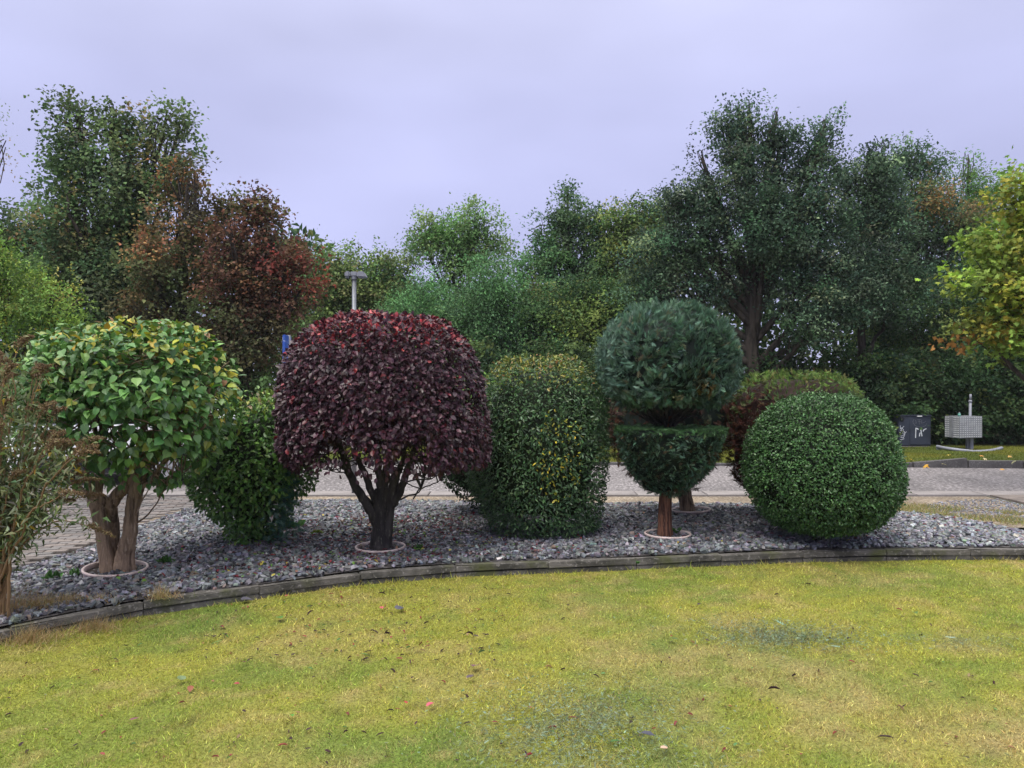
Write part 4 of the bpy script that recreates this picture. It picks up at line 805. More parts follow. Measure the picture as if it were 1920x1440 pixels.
xs_ = P(1704, 0, d)[0]
bm = bmesh.new(); box(bm, ((xs_ + x1) / 2 + .003, d - .014, (z0 + z1) / 2 + .012), (x1 - xs_ - .03, .012, z1 - z0 - .10), bevel=.003); bm_obj('door', bm, M_cab, t)
bm = bmesh.new(); cyl(bm, (P(1690.5, 0, d)[0], d - .03, P(0, 786, d)[2]), (P(1690.5, 0, d)[0], d - .01, P(0, 786, d)[2]), .055, seg=24); bm_obj('vent_disc', bm, material('black_plastic', (.008, .008, .01), rough=.5), t)
bm = bmesh.new(); box(bm, (P(1723, 0, d)[0], d - .03, P(0, 780.3, d)[2]), (.125, .02, .025), bevel=.003); bm_obj('white_tag', bm, M_white, t)
def strokes(name, lines, w, mat, parent, y):
    bm = bmesh.new()
    for ln_ in lines:
        pts = [P(1640 + a / 6.857, 700 + b / 6.857, d) for a, b in ln_]
        for p_, q_ in zip(pts[:-1], pts[1:]):
            dx, dz = q_[0] - p_[0], q_[2] - p_[2]; L_ = math.hypot(dx, dz) or 1e-6; nx_, nz2 = -dz / L_ * w / 2, dx / L_ * w / 2; ex, ez = dx / L_ * w * .35, dz / L_ * w * .35
            bm.faces.new([bm.verts.new(c_) for c_ in ((p_[0] + nx_ - ex, y, p_[2] + nz2 - ez), (q_[0] + nx_ + ex, y, q_[2] + nz2 + ez), (q_[0] - nx_ + ex, y, q_[2] - nz2 + ez), (p_[0] - nx_ - ex, y, p_[2] - nz2 - ez))])
            y -= .00012
    r_ = bmesh.ops.extrude_face_region(bm, geom=bm.faces[:]); 
    for v_ in [g_ for g_ in r_['geom'] if isinstance(g_, bmesh.types.BMVert)]: v_.co.y -= .0015
    return bm_obj(name, bm, mat, parent)
strokes('graffiti', [[(520, 825), (524, 705), (548, 712), (552, 722)], [(570, 805), (572, 778), (580, 765)], [(602, 805), (590, 740), (588, 730)], [(618, 742), (630, 722), (655, 712)]], .024, M_cabl, t, d - .0215)
strokes('graffiti', [[(325, 670), (328, 715), (345, 700), (365, 690), (372, 680)], [(330, 740), (350, 705), (368, 725), (355, 745), (335, 735)], [(322, 760), (345, 775), (375, 745), (385, 770), (362, 800), (335, 805), (322, 790), (340, 765), (368, 775)], [(330, 820), (362, 830), (380, 800), (388, 760), (405, 752)], [(325, 850), (350, 850), (375, 840)], [(322, 885), (325, 872), (345, 868)]], .011, M_cabl, t, d - .012)
strokes('faded_graffiti', [[(500, 590), (485, 615), (490, 640), (510, 655)], [(520, 600), (530, 640), (515, 638)], [(545, 595), (590, 592)], [(552, 620), (585, 618)], [(566, 596), (568, 655)], [(600, 600), (590, 640), (630, 632), (650, 615)], [(500, 660), (540, 685), (600, 692), (650, 672), (660, 645)]], .009, M_cabf, t, d - .0215)

# studded steel box on a post with a fallen white rail
M_stud = material('studded_steel', (.30, .31, .33), rough=.4, metal=.3, var=[(9, .8, .4, .6)])
M_studl = material('stud_metal', (.62, .63, .66), rough=.35, metal=.2)
d = 18.6; pc = P(1822, 0, d); zg = P(0, 843, d)[2]
t = thing('studded_box_on_post', (pc[0], d, zg), 'studded grey metal box clamped round a pale steel post on the verge', 'post box stand')
bm = bmesh.new(); cyl(bm, (pc[0] - .02, d + .05, zg - .1), (pc[0] - .005, d + .05, P(0, 750, d)[2]), .031, seg=20); cyl(bm, (pc[0] - .005, d + .05, P(0, 750, d)[2]), (pc[0] + .002, d + .05, P(0, 739, d)[2]), .027, seg=20); bm_obj('post', bm, M_lamp, t, True)
bm = bmesh.new(); cyl(bm, (pc[0] - .006, d + .05, P(0, 754, d)[2]), (pc[0] - .005, d + .05, P(0, 751, d)[2]), .042, seg=20); bm_obj('collar', bm, M_lamp, t, True)
bm = bmesh.new(); box(bm, (pc[0] - .075, d + .06, (P(0, 820, d)[2] + zg) / 2 - .05), (.05, .07, P(0, 820, d)[2] - zg + .1), bevel=.006); box(bm, (pc[0] - .01, d + .02, (P(0, 820, d)[2] + zg) / 2 - .05), (.09, .09, P(0, 820, d)[2] - zg + .1), bevel=.01); bm_obj('support', bm, M_lamp, t)
# box corner at px 1800; front face to 1841, side face to 1771
zt_, zb_ = P(0, 780, d)[2], P(0, 820, d)[2]; A0 = P(1799, 0, d - .35); A1 = P(1842, 0, d - .12); B1 = P(1771, 0, d + .10)
fdir = nrm(A1[:2] - A0[:2]); sdir = nrm(B1[:2] - A0[:2]); fl = np.linalg.norm(A1[:2] - A0[:2]); sl = np.linalg.norm(B1[:2] - A0[:2])
bm = bmesh.new(); cor = [A0[:2], A1[:2], A1[:2] + sdir * sl, B1[:2]]
vb = [bm.verts.new((c_[0], c_[1], zb_)) for c_ in cor]; vt = [bm.verts.new((c_[0], c_[1], zt_)) for c_ in cor]
bm.faces.new(vb[::-1]); bm.faces.new(vt)
for k in range(4): bm.faces.new((vb[k], vb[(k + 1) % 4], vt[(k + 1) % 4], vt[k]))
bmesh.ops.bevel(bm, geom=bm.edges[:], offset=.008, segments=2, affect='EDGES'); bx_ = bm_obj('box', bm, M_stud, t)
bm = bmesh.new()
def stud(o2, dirv, nv, u, z):
    c_ = np.array([*(o2 + dirv * u), z]); nv3 = np.array([*nv, 0]); tip = c_ + nv3 * .012; ring = []
    for q_ in range(6):
        a_ = q_ / 6 * 6.283; ring.append(bm.verts.new(c_ + nv3 * .0012 + np.array([*(dirv * math.cos(a_) * .016), math.sin(a_) * .011])))
    tv_ = bm.verts.new(tip)
    for q_ in range(6): bm.faces.new((ring[q_], ring[(q_ + 1) % 6], tv_))
nf = np.array([fdir[1], -fdir[0]]); ns_ = np.array([sdir[1], -sdir[0]]); nf = nf if nf[1] < 0 else -nf; ns_ = ns_ if ns_[1] < 0 else -ns_
for a_ in range(10):
    for b_ in range(10):
        zz = zb_ + (zt_ - zb_) * (b_ + .6) / 10.2
        stud(A0[:2], fdir, nf, fl * (a_ + .6) / 10.3, zz)
        stud(A0[:2], sdir, ns_, sl * (a_ + .6) / 10.3, zz)
o = bm_obj('studs', bm, M_studl, t); o['kind'] = 'stuff'
bm = bmesh.new(); m_ = A0[:2] + sdir * sl * .52 + ns_ * .012; box(bm, (m_[0], m_[1], (zt_ + zb_) / 2), (.09, .03, zt_ - zb_ - .01), Matrix.Rotation(math.atan2(sdir[1], sdir[0]), 3, 'Z'), bevel=.006); bm_obj('seam_strip', bm, M_stud, t)
bt = P(1801, 0, d - .2); t2 = thing('green_bottle', (bt[0], d - .15, zt_), 'small green glass bottle standing on the studded metal box', 'bottle')
bm = bmesh.new(); cyl(bm, (bt[0], d - .15, zt_), (bt[0], d - .15, zt_ + .06), .033, seg=16); cyl(bm, (bt[0], d - .15, zt_ + .06), (bt[0], d - .15, zt_ + .08), .033, .014, 16); bm_obj('glass', bm, material('green_glass', (.10, .28, .22), rough=.15, spec=.6), t2, True)
bm = bmesh.new(); cyl(bm, (bt[0], d - .15, zt_ + .08), (bt[0], d - .15, zt_ + .10), .017, seg=12); bm_obj('cap', bm, M_lamp, t2)
# rail
t3 = thing('bent_rail', (*P(1815, 0, 18.2)[:2], P(0, 846, 18.2)[2]), 'bent pale metal rail lying on the grass under the studded box', 'rail')
Tr = Tubes(); rp = [(1757, 838, 18.5), (1770, 841, 18.3), (1790, 844, 18.1), (1812, 846.5, 18.0), (1830, 848, 18.0), (1850, 847, 18.1), (1866, 844.5, 18.3), (1878, 841, 18.5)]
Tr.add([P(a_, b_ - 1, c_) for a_, b_, c_ in rp], [.04] * 8, 10, .08); Tr.build('rail', M_lamp, t3)
bm = bmesh.new()
for a_, b_, c_ in (rp[0], rp[-1]): box(bm, P(a_ + (3 if a_ < 1800 else -3), b_ + 3, c_), (.09, .08, .10), bevel=.01)
bm_obj('rail_foot', bm, M_lamp, t3)
bm = bmesh.new(); box(bm, P(1832, 849, 17.95), (.08, .06, .07), bevel=.01); bm_obj('bolt_clamp', bm, M_galv, t3)

for k, (px, py, c_, lab) in enumerate([(1706, 858, (.65, .38, .03), 'orange maple leaf on the verge below the utility cabinet'), (1733, 869, (.60, .33, .03), 'orange maple leaf near the kerb below the cabinet'), (1779, 852, (.62, .50, .12), 'yellow leaf on the verge left of the bent rail'), (1876, 881, (.60, .30, .04), 'orange leaf lying in the road by the far kerb'), (1843, 855, (.60, .28, .06), 'orange leaf on the verge right of the rail clamp'), (1844, 861, (.65, .55, .30), 'pale leaf on the verge below the rail'), (1772, 870, (.55, .50, .20), 'pale yellow leaf by the far kerb'), (1890, 854, (.5, .3, .08), 'tan leaf on the verge at the far right'), (1904, 867, (.6, .6, .3), 'pale leaf close to the kerb at far right')]):
    zz = .0 if py > 879 else .15; x, y, _ = G(px, py, zz); o = bpy.data.objects.new('fallen_leaf', leaf_mesh('maple', M_leaf_obj)[k % 3]); COL.objects.link(o); s_ = .12 if k < 2 else .09
    if zz: zz = float(verge_z(np.array(x), np.array(y))) + .04
    o.location = (x, y, zz + .012); o.scale = (s_, s_, s_ * 2); o.rotation_euler = (rng.normal(.25, .2), rng.normal(0, .3), rng.uniform(0, 6)); o.color = (*c_, 1); tag(o, lab, 'leaf', 'fallen leaves across the road')

# ---- parked white car behind the lilac
M_car = material('white_car_paint', (.78, .79, .82), rough=.25, spec=.5, coat=.5)
M_blk = material('black_trim', (.012, .012, .016), rough=.45, spec=.4)
M_win = material('car_window', (.015, .02, .025), rough=.08, spec=.7)
M_rub = material('tyre_rubber', (.015, .015, .015), rough=.8); M_rim = material('wheel_rim', (.45, .46, .48), rough=.3, metal=.6); M_chr = material('bright_strip', (.6, .62, .66), rough=.25, metal=.5)
d = 12.1; x1 = P(395, 0, d)[0]; x0 = x1 - 4.35
t = thing('parked_car', ((x0 + x1) / 2, d + .9, 0), 'white hatchback car with black sills parked behind the left tree', 'car')
def prism(name, prof, y0, y1, mat, parent, bev=.03, inset=0.0):
    bm = bmesh.new(); f0 = [bm.verts.new((x_, y0, z_)) for x_, z_ in prof]; f1 = [bm.verts.new((x_, y1, z_)) for x_, z_ in prof]; n_ = len(prof)
    bm.faces.new(f0); bm.faces.new(f1[::-1])
    for k in range(n_): bm.faces.new((f0[k], f1[k], f1[(k + 1) % n_], f0[(k + 1) % n_]))
    bmesh.ops.recalc_face_normals(bm, faces=bm.faces[:])
    if bev: bmesh.ops.bevel(bm, geom=bm.edges[:], offset=bev, segments=2, affect='EDGES')
    return bm_obj(name, bm, mat, parent)
def arch(cx_, r_, n_=9): return [(cx_ + r_ * math.cos(a_), .30 + r_ * math.sin(a_)) for a_ in np.linspace(0, math.pi, n_)]
wf, wr = x0 + .78, x1 - .72
prof = [(x0, .35), (x0 + .02, .62), (x0 + .15, .78), (x0 + 1.0, .93), (x1 - .12, .98), (x1, .80), (x1 + .02, .35), (x1 - .1, .28)] + arch(wr, .37) + arch(wf, .37) + [(x0 + .15, .28)]
prism('body', prof, d, d + 1.75, M_car, t, .02)
cab = [(x0 + 1.0, .93), (x0 + 1.75, 1.40), (x0 + 2.3, 1.47), (x1 - .65, 1.44), (x1 - .12, .98)]
prism('roof', cab, d + .12, d + 1.63, M_car, t, .04)
prism('window', [(x0 + 1.22, .97), (x0 + 1.80, 1.35), (x0 + 2.22, 1.38), (x0 + 2.22, .97)], d + .108, d + .13, M_win, t, 0)
prism('window', [(x0 + 2.30, .97), (x0 + 2.30, 1.38), (x0 + 3.10, 1.37), (x0 + 3.16, .97)], d + .108, d + .13, M_win, t, 0)
prism('window', [(x0 + 3.24, .99), (x0 + 3.20, 1.36), (x1 - .72, 1.33), (x1 - .45, 1.02)], d + .108, d + .13, M_win, t, 0)
prism('sill', [(wf + .40, .20), (wf + .40, .42), (wr - .40, .42), (wr - .40, .20)], d - .02, d + .2, M_blk, t, .015)
prism('side_strip', [(wf + .45, .435), (wf + .45, .46), (wr - .45, .46), (wr - .45, .435)], d - .015, d + .02, M_chr, t, 0)
for xx_ in (x0 + 1.2, x0 + 2.26, x0 + 3.2):
    bm = bmesh.new(); box(bm, (xx_, d - .001, .68), (.008, .008, .46)); bm_obj('door_seam', bm, M_blk, t)
for xx_ in (x0 + 2.1, x0 + 3.05):
    bm = bmesh.new(); box(bm, (xx_, d - .012, .86), (.16, .03, .03), bevel=.008); bm_obj('door_handle', bm, M_car, t)
bm = bmesh.new(); box(bm, (x0 + 1.35, d - .08, 1.0), (.16, .18, .12), bevel=.03); bm_obj('mirror', bm, M_blk, t)
bm = bmesh.new(); box(bm, (x1 - .04, d + .12, .80), (.12, .2, .16), bevel=.02); bm_obj('tail_light', bm, material('red_lens', (.3, .01, .01), rough=.2), t)
bm = bmesh.new(); box(bm, (x0 + .1, d + .12, .68), (.2, .2, .12), bevel=.02); bm_obj('headlight', bm, M_glass, t)
for cx_ in (wf, wr):
    for yy in (d + .12, d + 1.6):
        bm = bmesh.new(); cyl(bm, (cx_, yy - .11, .31), (cx_, yy + .11, .31), .315, seg=32)
        bmesh.ops.bevel(bm, geom=[e_ for e_ in bm.edges if len(e_.link_faces) == 2 and e_.calc_face_angle(0) > 1], offset=.03, segments=2, affect='EDGES'); w_ = bm_obj('wheel', bm, M_rub, t, True)
        bm = bmesh.new(); cyl(bm, (cx_, yy - .118, .31), (cx_, yy + .118, .31), .20, seg=28)
        for k in range(5): box(bm, (cx_ + .1 * math.cos(k * 1.257), yy - .122, .31 + .1 * math.sin(k * 1.257)), (.18, .015, .04), Matrix.Rotation(-k * 1.257, 3, 'Y'))
        bm_obj('rim', bm, M_rim, w_)

# ================================================================== BACKGROUND TREES
def tree(name, label, d, trunk, lobes, n, ln, pal, lps=14, wid=.7, slen=.55, cat='tree', tmpl='rhomb', z0=.1, mat=None, trunk_r=.16, alt=None, droop=.25, group=None, limb=5, updir=.5, depthf=.75, spread=.16, drop=0, bright=1.95, shoots=.08, gap=.24):
    """lobes: (px, py, rx, ry in photo pixels, depth offset m[, palette index])"""
    ln = ln * .9; n = int(n * 1.1); k = d / F; bx = (trunk - 960) * k; t = thing(name, (bx, d, z0), label, cat, group); pals = [pal] + (alt or [])
    ws = np.array([l[2] * l[3] for l in lobes], float) ** .9; ws /= ws.sum(); ns = n // lps
    C, RX, RZ, DY, PI_ = [], [], [], [], []
    for l in lobes: C.append(P(l[0], l[1] + (14 if l[1] < 420 and d > 17 else 0), d)); RX.append(l[2] * k); RZ.append(l[3] * k); DY.append(l[4]); PI_.append(l[5] if len(l) > 5 else 0)
    C = np.array(C); C[:, 1] += DY; RX, RZ, PI_ = map(np.array, (RX, RZ, PI_)); RY = np.minimum(RX, RZ * 1.2) * depthf + .2
    SB = 7; nb = max(ns // SB, 4)
    i = rng.choice(len(lobes), nb, p=ws); u = rvec(nb); fl = (u[:, 1] > .25) & (rng.random(nb) < .55); u[fl, 1] *= -1
    r = 1 - .66 * rng.random(nb) ** 1.5; r = np.where(rng.random(nb) < .10, r + rng.uniform(0, .14, nb), r)
    shp = .74 + .5 * vnoise(u * 2.2 + i[:, None] * 7.1, 1.0, 5); R3 = np.stack([RX[i], RY[i], RZ[i]], 1)
    cb = C[i] + u * R3 * (r * shp)[:, None]
    kp_ = (vnoise(cb * np.array([1, .6, 1]), 1.5, 21) > gap) | (rng.random(nb) < .12); cb, i, u = cb[kp_], i[kp_], u[kp_]; nb = len(cb)
    pb_ = np.zeros((nb, 3))
    for q_ in range(len(pals)):
        m_ = PI_[i] == q_; pb_[m_] = palette(m_.sum(), pals[q_], .22)
    pb_ = pb_ * (.75 + .5 * vnoise(cb, 1.1, 9))[:, None] * bright
    jb = np.repeat(np.arange(nb), SB); ns = len(jb); bs = slen * .42
    off = rng.normal(0, 1, (ns, 3)) * np.array([1, 1, .42]) * bs
    c = cb[jb] + off; u = nrm(u[jb] + off / bs * .25); i = i[jb]; pc = pb_[jb] * np.exp(rng.normal(0, .12, (ns, 1)))
    # upright leading shoots along the top of the outline
    up_ = np.where((u[:, 2] > .35) & (rng.random(ns) < shoots))[0]; c[up_] += np.stack([0 * up_, 0 * up_, rng.uniform(.05, .30, len(up_)) * slen / .45], 1)
    a = nrm(u * .75 + np.array([0, 0, updir]) + rvec(ns) * .5); a[up_] = nrm(np.array([0, 0, 1.]) + rvec(len(up_)) * .2); sl = slen * rng.uniform(.5, 1.1, ns); sl[up_] *= 1.3
    thin = np.ones(ns); thin[up_] = .4
    j = np.repeat(np.arange(ns), lps); tt_ = rng.random(len(j)) - .35; m = len(j)
    pos = c[j] + a[j] * (sl[j] * tt_)[:, None] + rng.normal(0, 1, (m, 3)) * (spread * thin[j] * (1.15 - np.clip(tt_, 0, 1)))[:, None] * (slen / .55)
    pos[:, 2] = np.maximum(pos[:, 2], z0 + .02)
    ax = nrm(a[j] * .5 + rvec(m) * .8 + np.array([0, 0, -droop])); nn_ = nrm(u[j] * .45 + np.array([0, 0, .8]) + rvec(m) * .55)
    l_ = ln * rng.uniform(.65, 1.25, m)
    Tt = Tubes(); top = C[np.argmax(C[:, 2])]; main = np.array([bx, d, z0 - .1]); zt_ = max(top[2] * .8, z0 + .8); 
    bend = np.array([(top[0] * .6 + bx * .4), d + .1, zt_]); Tt.add([main, main * .6 + bend * .4 + np.array([rng.normal(0, .1), 0, 0]), bend], [trunk_r, trunk_r * .7, .02], 10, .3, .12, .05)
    for q_ in range(len(lobes)):
        zc = C[q_][2]; st_f = np.clip((zc - z0) / max(zt_ - z0, .1) * .55, .12, .75); st = main * (1 - st_f) + bend * st_f
        e_ = C[q_] + np.array([0, 0, RZ[q_] * .5]); rr_ = trunk_r * .42
        p_ = Tt.add([st, st * .45 + C[q_] * .55 + np.array([0, 0, -.12 * abs(C[q_][0] - bx)]), C[q_], e_], [rr_, rr_ * .7, rr_ * .45, .012], 6, .25, .12)
        for _ in range(limb):
            uu = rvec(1)[0]; uu[2] = abs(uu[2]); s2 = p_[rng.integers(len(p_) // 3, len(p_))]; e2 = C[q_] + uu * np.array([RX[q_], RY[q_], RZ[q_]]) * .9; Tt.add([s2, (s2 + e2) / 2 + rng.normal(0, .08, 3), e2], [rr_ * .3, rr_ * .2, .008], 5, .3, .1)
    Tt.build('trunk', M_barkfar, t)
    leaves('crown', tmpl, pos, ax, nn_, l_, l_ * wid, pc[j] * np.exp(rng.normal(0, .14, (m, 1))), mat or M_far, t)
    return t

GM = [((.050, .080, .032), 4), ((.070, .105, .042), 3), ((.11, .135, .065), 1.3), ((.03, .055, .025), 2), ((.12, .10, .04), .4)]
BR = [((.12, .085, .04), 3), ((.085, .085, .038), 3), ((.18, .10, .045), 1.2), ((.07, .065, .035), 2)]
RD = [((.095, .050, .034), 3), ((.13, .07, .04), 2), ((.055, .038, .028), 2), ((.085, .08, .036), 2.4)]
RR = [((.13, .038, .026), 3), ((.09, .045, .03), 2), ((.08, .06, .035), 1)]
OL = [((.085, .12, .04), 3), ((.06, .10, .04), 3), ((.13, .15, .06), 1)]
PALEG = [((.095, .155, .055), 4), ((.07, .125, .045), 3), ((.14, .19, .08), 1)]
OK_ = [((.036, .062, .036), 4), ((.052, .083, .048), 3), ((.024, .045, .028), 3), ((.11, .14, .08), .8)]
DARK = [((.032, .062, .024), 4), ((.055, .09, .03), 2), ((.02, .045, .02), 3), ((.09, .12, .035), .5)]
tree('maple_tree', 'tall green maple with several upright leaders, tallest tree at left', 20, 230,
     [(142, 215, 22, 34, 0), (136, 275, 34, 40, 0), (125, 350, 48, 60, 0), (208, 228, 24, 30, 0), (238, 225, 20, 30, .3), (222, 290, 44, 46, 0), (236, 350, 56, 60, .3), (270, 230, 14, 26, .4), (312, 212, 26, 30, 0), (332, 225, 18, 28, .2), (312, 270, 36, 36, 0), (318, 325, 40, 40, 0), (100, 300, 16, 30, .2), (265, 390, 70, 80, -.2), (150, 430, 82, 75, 0), (180, 520, 110, 85, -.3), (110, 510, 85, 70, .5), (270, 520, 90, 80, 0), (160, 600, 120, 60, 0), (270, 620, 100, 60, 0), (140, 195, 10, 22, 0), (212, 190, 6, 14, 0), (175, 395, 30, 50, -1.2)],
     44000, .115, GM, gap=.36, wid=.85, slen=.5, lps=13, trunk_r=.2)
tree('maple_tree', 'orange tinged brown maple with bare looking stems, right of the tallest left tree', 19, 340,
     [(335, 320, 28, 34, 0), (368, 325, 18, 26, .1), (372, 385, 34, 30, 0), (330, 420, 44, 55, 0), (395, 440, 32, 40, 0), (310, 520, 46, 40, -.6, 2), (380, 520, 40, 40, .2, 2), (300, 585, 50, 40, -.5), (350, 640, 60, 40, 0, 2), (425, 385, 12, 22, 0), (310, 490, 18, 26, -.8, 1), (370, 350, 26, 16, -.6, 1)],
     15000, .105, BR, bright=1.45, gap=.40, wid=.85, slen=.45, lps=13, alt=[[((.20, .11, .055), 2), ((.14, .09, .045), 2)], [((.07, .085, .035), 3), ((.09, .075, .035), 2)]], trunk_r=.13, limb=9)
tree('maple_tree', 'dark red-brown maple with red sprays reaching right, beside the blue sign', 18, 455,
     [(485, 385, 15, 26, 0), (490, 420, 26, 26, 0), (505, 460, 38, 36, 0), (432, 440, 26, 30, 0, 0), (450, 480, 36, 30, 0, 0), (520, 500, 48, 34, 0), (450, 520, 62, 50, 0), (530, 560, 52, 30, 0), (568, 495, 26, 12, -.3, 1), (572, 548, 26, 10, -.3, 1), (540, 500, 24, 16, -.4, 1), (480, 590, 76, 36, 0, 0), (420, 600, 56, 40, 0, 2), (470, 655, 85, 40, 0, 2), (400, 690, 70, 40, 0, 2), (455, 440, 22, 22, -.8, 1)],
     24000, .105, RD, bright=1.45, gap=.38, wid=.85, slen=.45, lps=13, alt=[RR, [((.06, .075, .03), 3), ((.085, .07, .035), 2), ((.05, .045, .028), 1)]], trunk_r=.14, limb=5)
tree('tree', 'dark green tree at the left edge beyond the tallest maple', 22, 20, [(15, 450, 50, 55, 0), (60, 430, 30, 40, 0), (0, 520, 80, 60, 0), (60, 560, 70, 60, 0), (-70, 480, 60, 80, 0)], 13000, .12, GM, wid=.8)
tree('pale_bush_tree', 'light yellow-green small tree at the left edge above the butterfly bush', 9.2, -40, [(20, 570, 75, 65, 0), (95, 575, 52, 40, 0), (40, 640, 95, 60, 0), (-40, 540, 70, 80, 0), (105, 620, 40, 40, 0), (0, 500, 40, 40, 0)], 13000, .05, [((.13, .22, .045), 4), ((.20, .28, .06), 3), ((.36, .36, .07), 1), ((.07, .13, .035), 2)], wid=.5, slen=.28, lps=14, trunk_r=.06, spread=.07, mat=M_leaf, bright=1.25)
tree('birch_branch_tree', 'hanging birch twigs entering the frame at the upper left edge', 12, -95, [(-10, 300, 20, 40, 0), (-50, 250, 50, 60, 0), (-2, 270, 10, 18, 0)], 900, .045, [((.16, .13, .06), 2), ((.10, .14, .05), 2)], wid=.6, slen=.4, lps=12, trunk_r=.09, updir=-.9, shoots=0)
tree('tree', 'pale feathery green treetop far behind, just right of the red-brown maple', 30, 560, [(555, 480, 28, 34, 0), (565, 530, 45, 50, 0), (545, 600, 60, 60, 0)], 6000, .13, PALEG, wid=.45)
tree('tree', 'olive green tree directly behind the lamp post', 25, 650, [(635, 500, 38, 30, 0), (615, 540, 48, 45, 0), (665, 545, 50, 45, 0), (640, 600, 75, 50, 0), (600, 650, 60, 50, 0), (680, 650, 60, 50, 0)], 18000, .12, OL, wid=.7)
tree('tree', 'olive green tree with thin leaning tips between the lamp post and the pale green tree', 25.5, 730, [(700, 505, 36, 28, 0), (738, 515, 24, 32, 0), (730, 560, 50, 45, 0), (740, 620, 70, 55, 0), (705, 580, 45, 40, 0)], 15000, .12, OL, wid=.7)
tree('tree', 'pale fresh green tree with rounded open crown, centre of the far row', 27, 875, [(880, 410, 34, 32, 0), (820, 435, 46, 32, 0), (915, 450, 34, 38, 0), (860, 470, 58, 40, 0), (800, 470, 34, 34, 0), (880, 520, 60, 40, 0), (880, 590, 70, 50, 0)], 17000, .13, PALEG, bright=2.1, wid=.6, slen=.5, limb=7)
tree('tree', 'low blue-green willow like tree in front of the pale green tree', 23.5, 810, [(795, 560, 35, 38, 0), (760, 600, 45, 40, 0), (830, 590, 60, 50, 0), (800, 640, 80, 50, 0)], 16000, .11, [((.075, .15, .06), 3), ((.10, .19, .08), 2), ((.05, .10, .045), 2)], wid=.35, bright=1.9)
tree('tree', 'bushy grey-green tree behind the yellow flecked evergreen', 23, 930, [(925, 540, 60, 50, 0), (900, 600, 60, 50, 0), (960, 590, 70, 60, 0), (930, 650, 90, 50, 0), (990, 640, 60, 50, 0)], 22000, .11, [((.06, .12, .05), 3), ((.08, .15, .065), 2), ((.04, .08, .035), 2)], wid=.5)
tree('tree', 'narrow spired dark green tree with three pointed tips, centre right of the far row', 25, 1070, [(1063, 385, 18, 42, 0), (1065, 430, 30, 36, 0), (1015, 440, 24, 36, 0), (1105, 425, 22, 34, 0), (1060, 480, 55, 40, 0), (1010, 500, 42, 40, 0), (1110, 490, 40, 40, 0), (1060, 550, 75, 50, 0), (1063, 348, 5, 16, 0)], 20000, .12, [((.045, .09, .04), 3), ((.07, .12, .05), 2), ((.03, .06, .03), 1)], wid=.6, slen=.4)
tree('tree', 'broad tree with yellowing upper leaves left of the big dark oak', 24.5, 1180, [(1165, 440, 40, 36, 0), (1205, 420, 36, 40, 0), (1150, 500, 50, 45, 0), (1210, 490, 50, 50, 0), (1180, 570, 70, 55, 0), (1120, 590, 60, 50, 0), (1240, 390, 26, 30, .5)], 22000, .12, [((.07, .11, .035), 3), ((.11, .14, .04), 2), ((.04, .075, .03), 2), ((.17, .15, .04), .5)], wid=.7)
tree('tree', 'dense dark tree low behind the topiary ball with a yellow-green patch', 22, 1110, [(1090, 620, 50, 45, 0, 1), (1040, 600, 60, 60, .5), (1130, 580, 60, 60, .5), (1090, 680, 90, 50, .2), (1040, 700, 60, 40, 0), (1180, 620, 60, 60, .6)], 22000, .11, DARK, wid=.7, alt=[[((.10, .14, .035), 3), ((.16, .19, .05), 1)]])
tree('oak_tree', 'big dark oak with three upright tops and a visible trunk, tallest tree at right', 20, 1425,
     [(1362, 225, 16, 30, 0), (1398, 220, 20, 34, .1), (1380, 280, 44, 44, 0), (1442, 235, 16, 32, 0), (1470, 240, 18, 28, .2), (1462, 295, 38, 46, 0), (1548, 250, 16, 32, 0), (1525, 275, 16, 26, .2), (1540, 320, 38, 44, 0), (1316, 285, 14, 26, 0), (1322, 330, 24, 28, 0), (1270, 370, 24, 26, 0), (1300, 385, 44, 36, 0), (1400, 370, 70, 58, -.3), (1500, 390, 80, 60, 0), (1250, 400, 40, 50, 0), (1290, 450, 80, 60, 0), (1420, 460, 90, 60, -.5), (1540, 470, 80, 66, 0), (1240, 490, 60, 66, 0), (1300, 540, 80, 50, 0), (1400, 545, 60, 40, .8), (1510, 555, 80, 50, -.4), (1600, 560, 60, 50, 0), (1225, 560, 45, 45, 0), (1500, 620, 60, 30, -.8), (1385, 192, 8, 16, 0), (1405, 190, 7, 16, 0), (1455, 200, 6, 14, 0), (1548, 218, 6, 12, 0)],
     70000, .105, OK_, wid=.6, slen=.42, lps=13, trunk_r=.24, limb=4)
tree('oak_tree', 'second dark oak right of the tallest right tree, slightly lower', 21, 1610, [(1632, 295, 18, 28, 0), (1618, 335, 30, 34, 0), (1585, 335, 16, 26, 0), (1650, 330, 24, 36, 0), (1620, 390, 58, 50, 0), (1640, 460, 66, 60, 0), (1610, 540, 70, 60, 0), (1680, 560, 60, 60, 0), (1632, 275, 8, 12, 0)], 26000, .11, OK_, wid=.6, slen=.42)
tree('tree', 'grey-green tree with sparse airy top and a few rusty leaves, right of the oaks', 24, 1715, [(1705, 300, 36, 36, 0), (1670, 300, 20, 22, 0), (1720, 350, 50, 40, 0), (1690, 420, 60, 50, 0), (1760, 430, 55, 50, 0), (1720, 500, 80, 60, 0), (1695, 375, 26, 28, -1.2, 1), (1765, 410, 26, 16, -1.4, 1)], 21000, .12, [((.055, .095, .055), 3), ((.08, .12, .075), 2), ((.035, .07, .035), 2)], wid=.6, alt=[[((.11, .085, .04), 2), ((.07, .10, .04), 3), ((.16, .10, .04), .5)]])
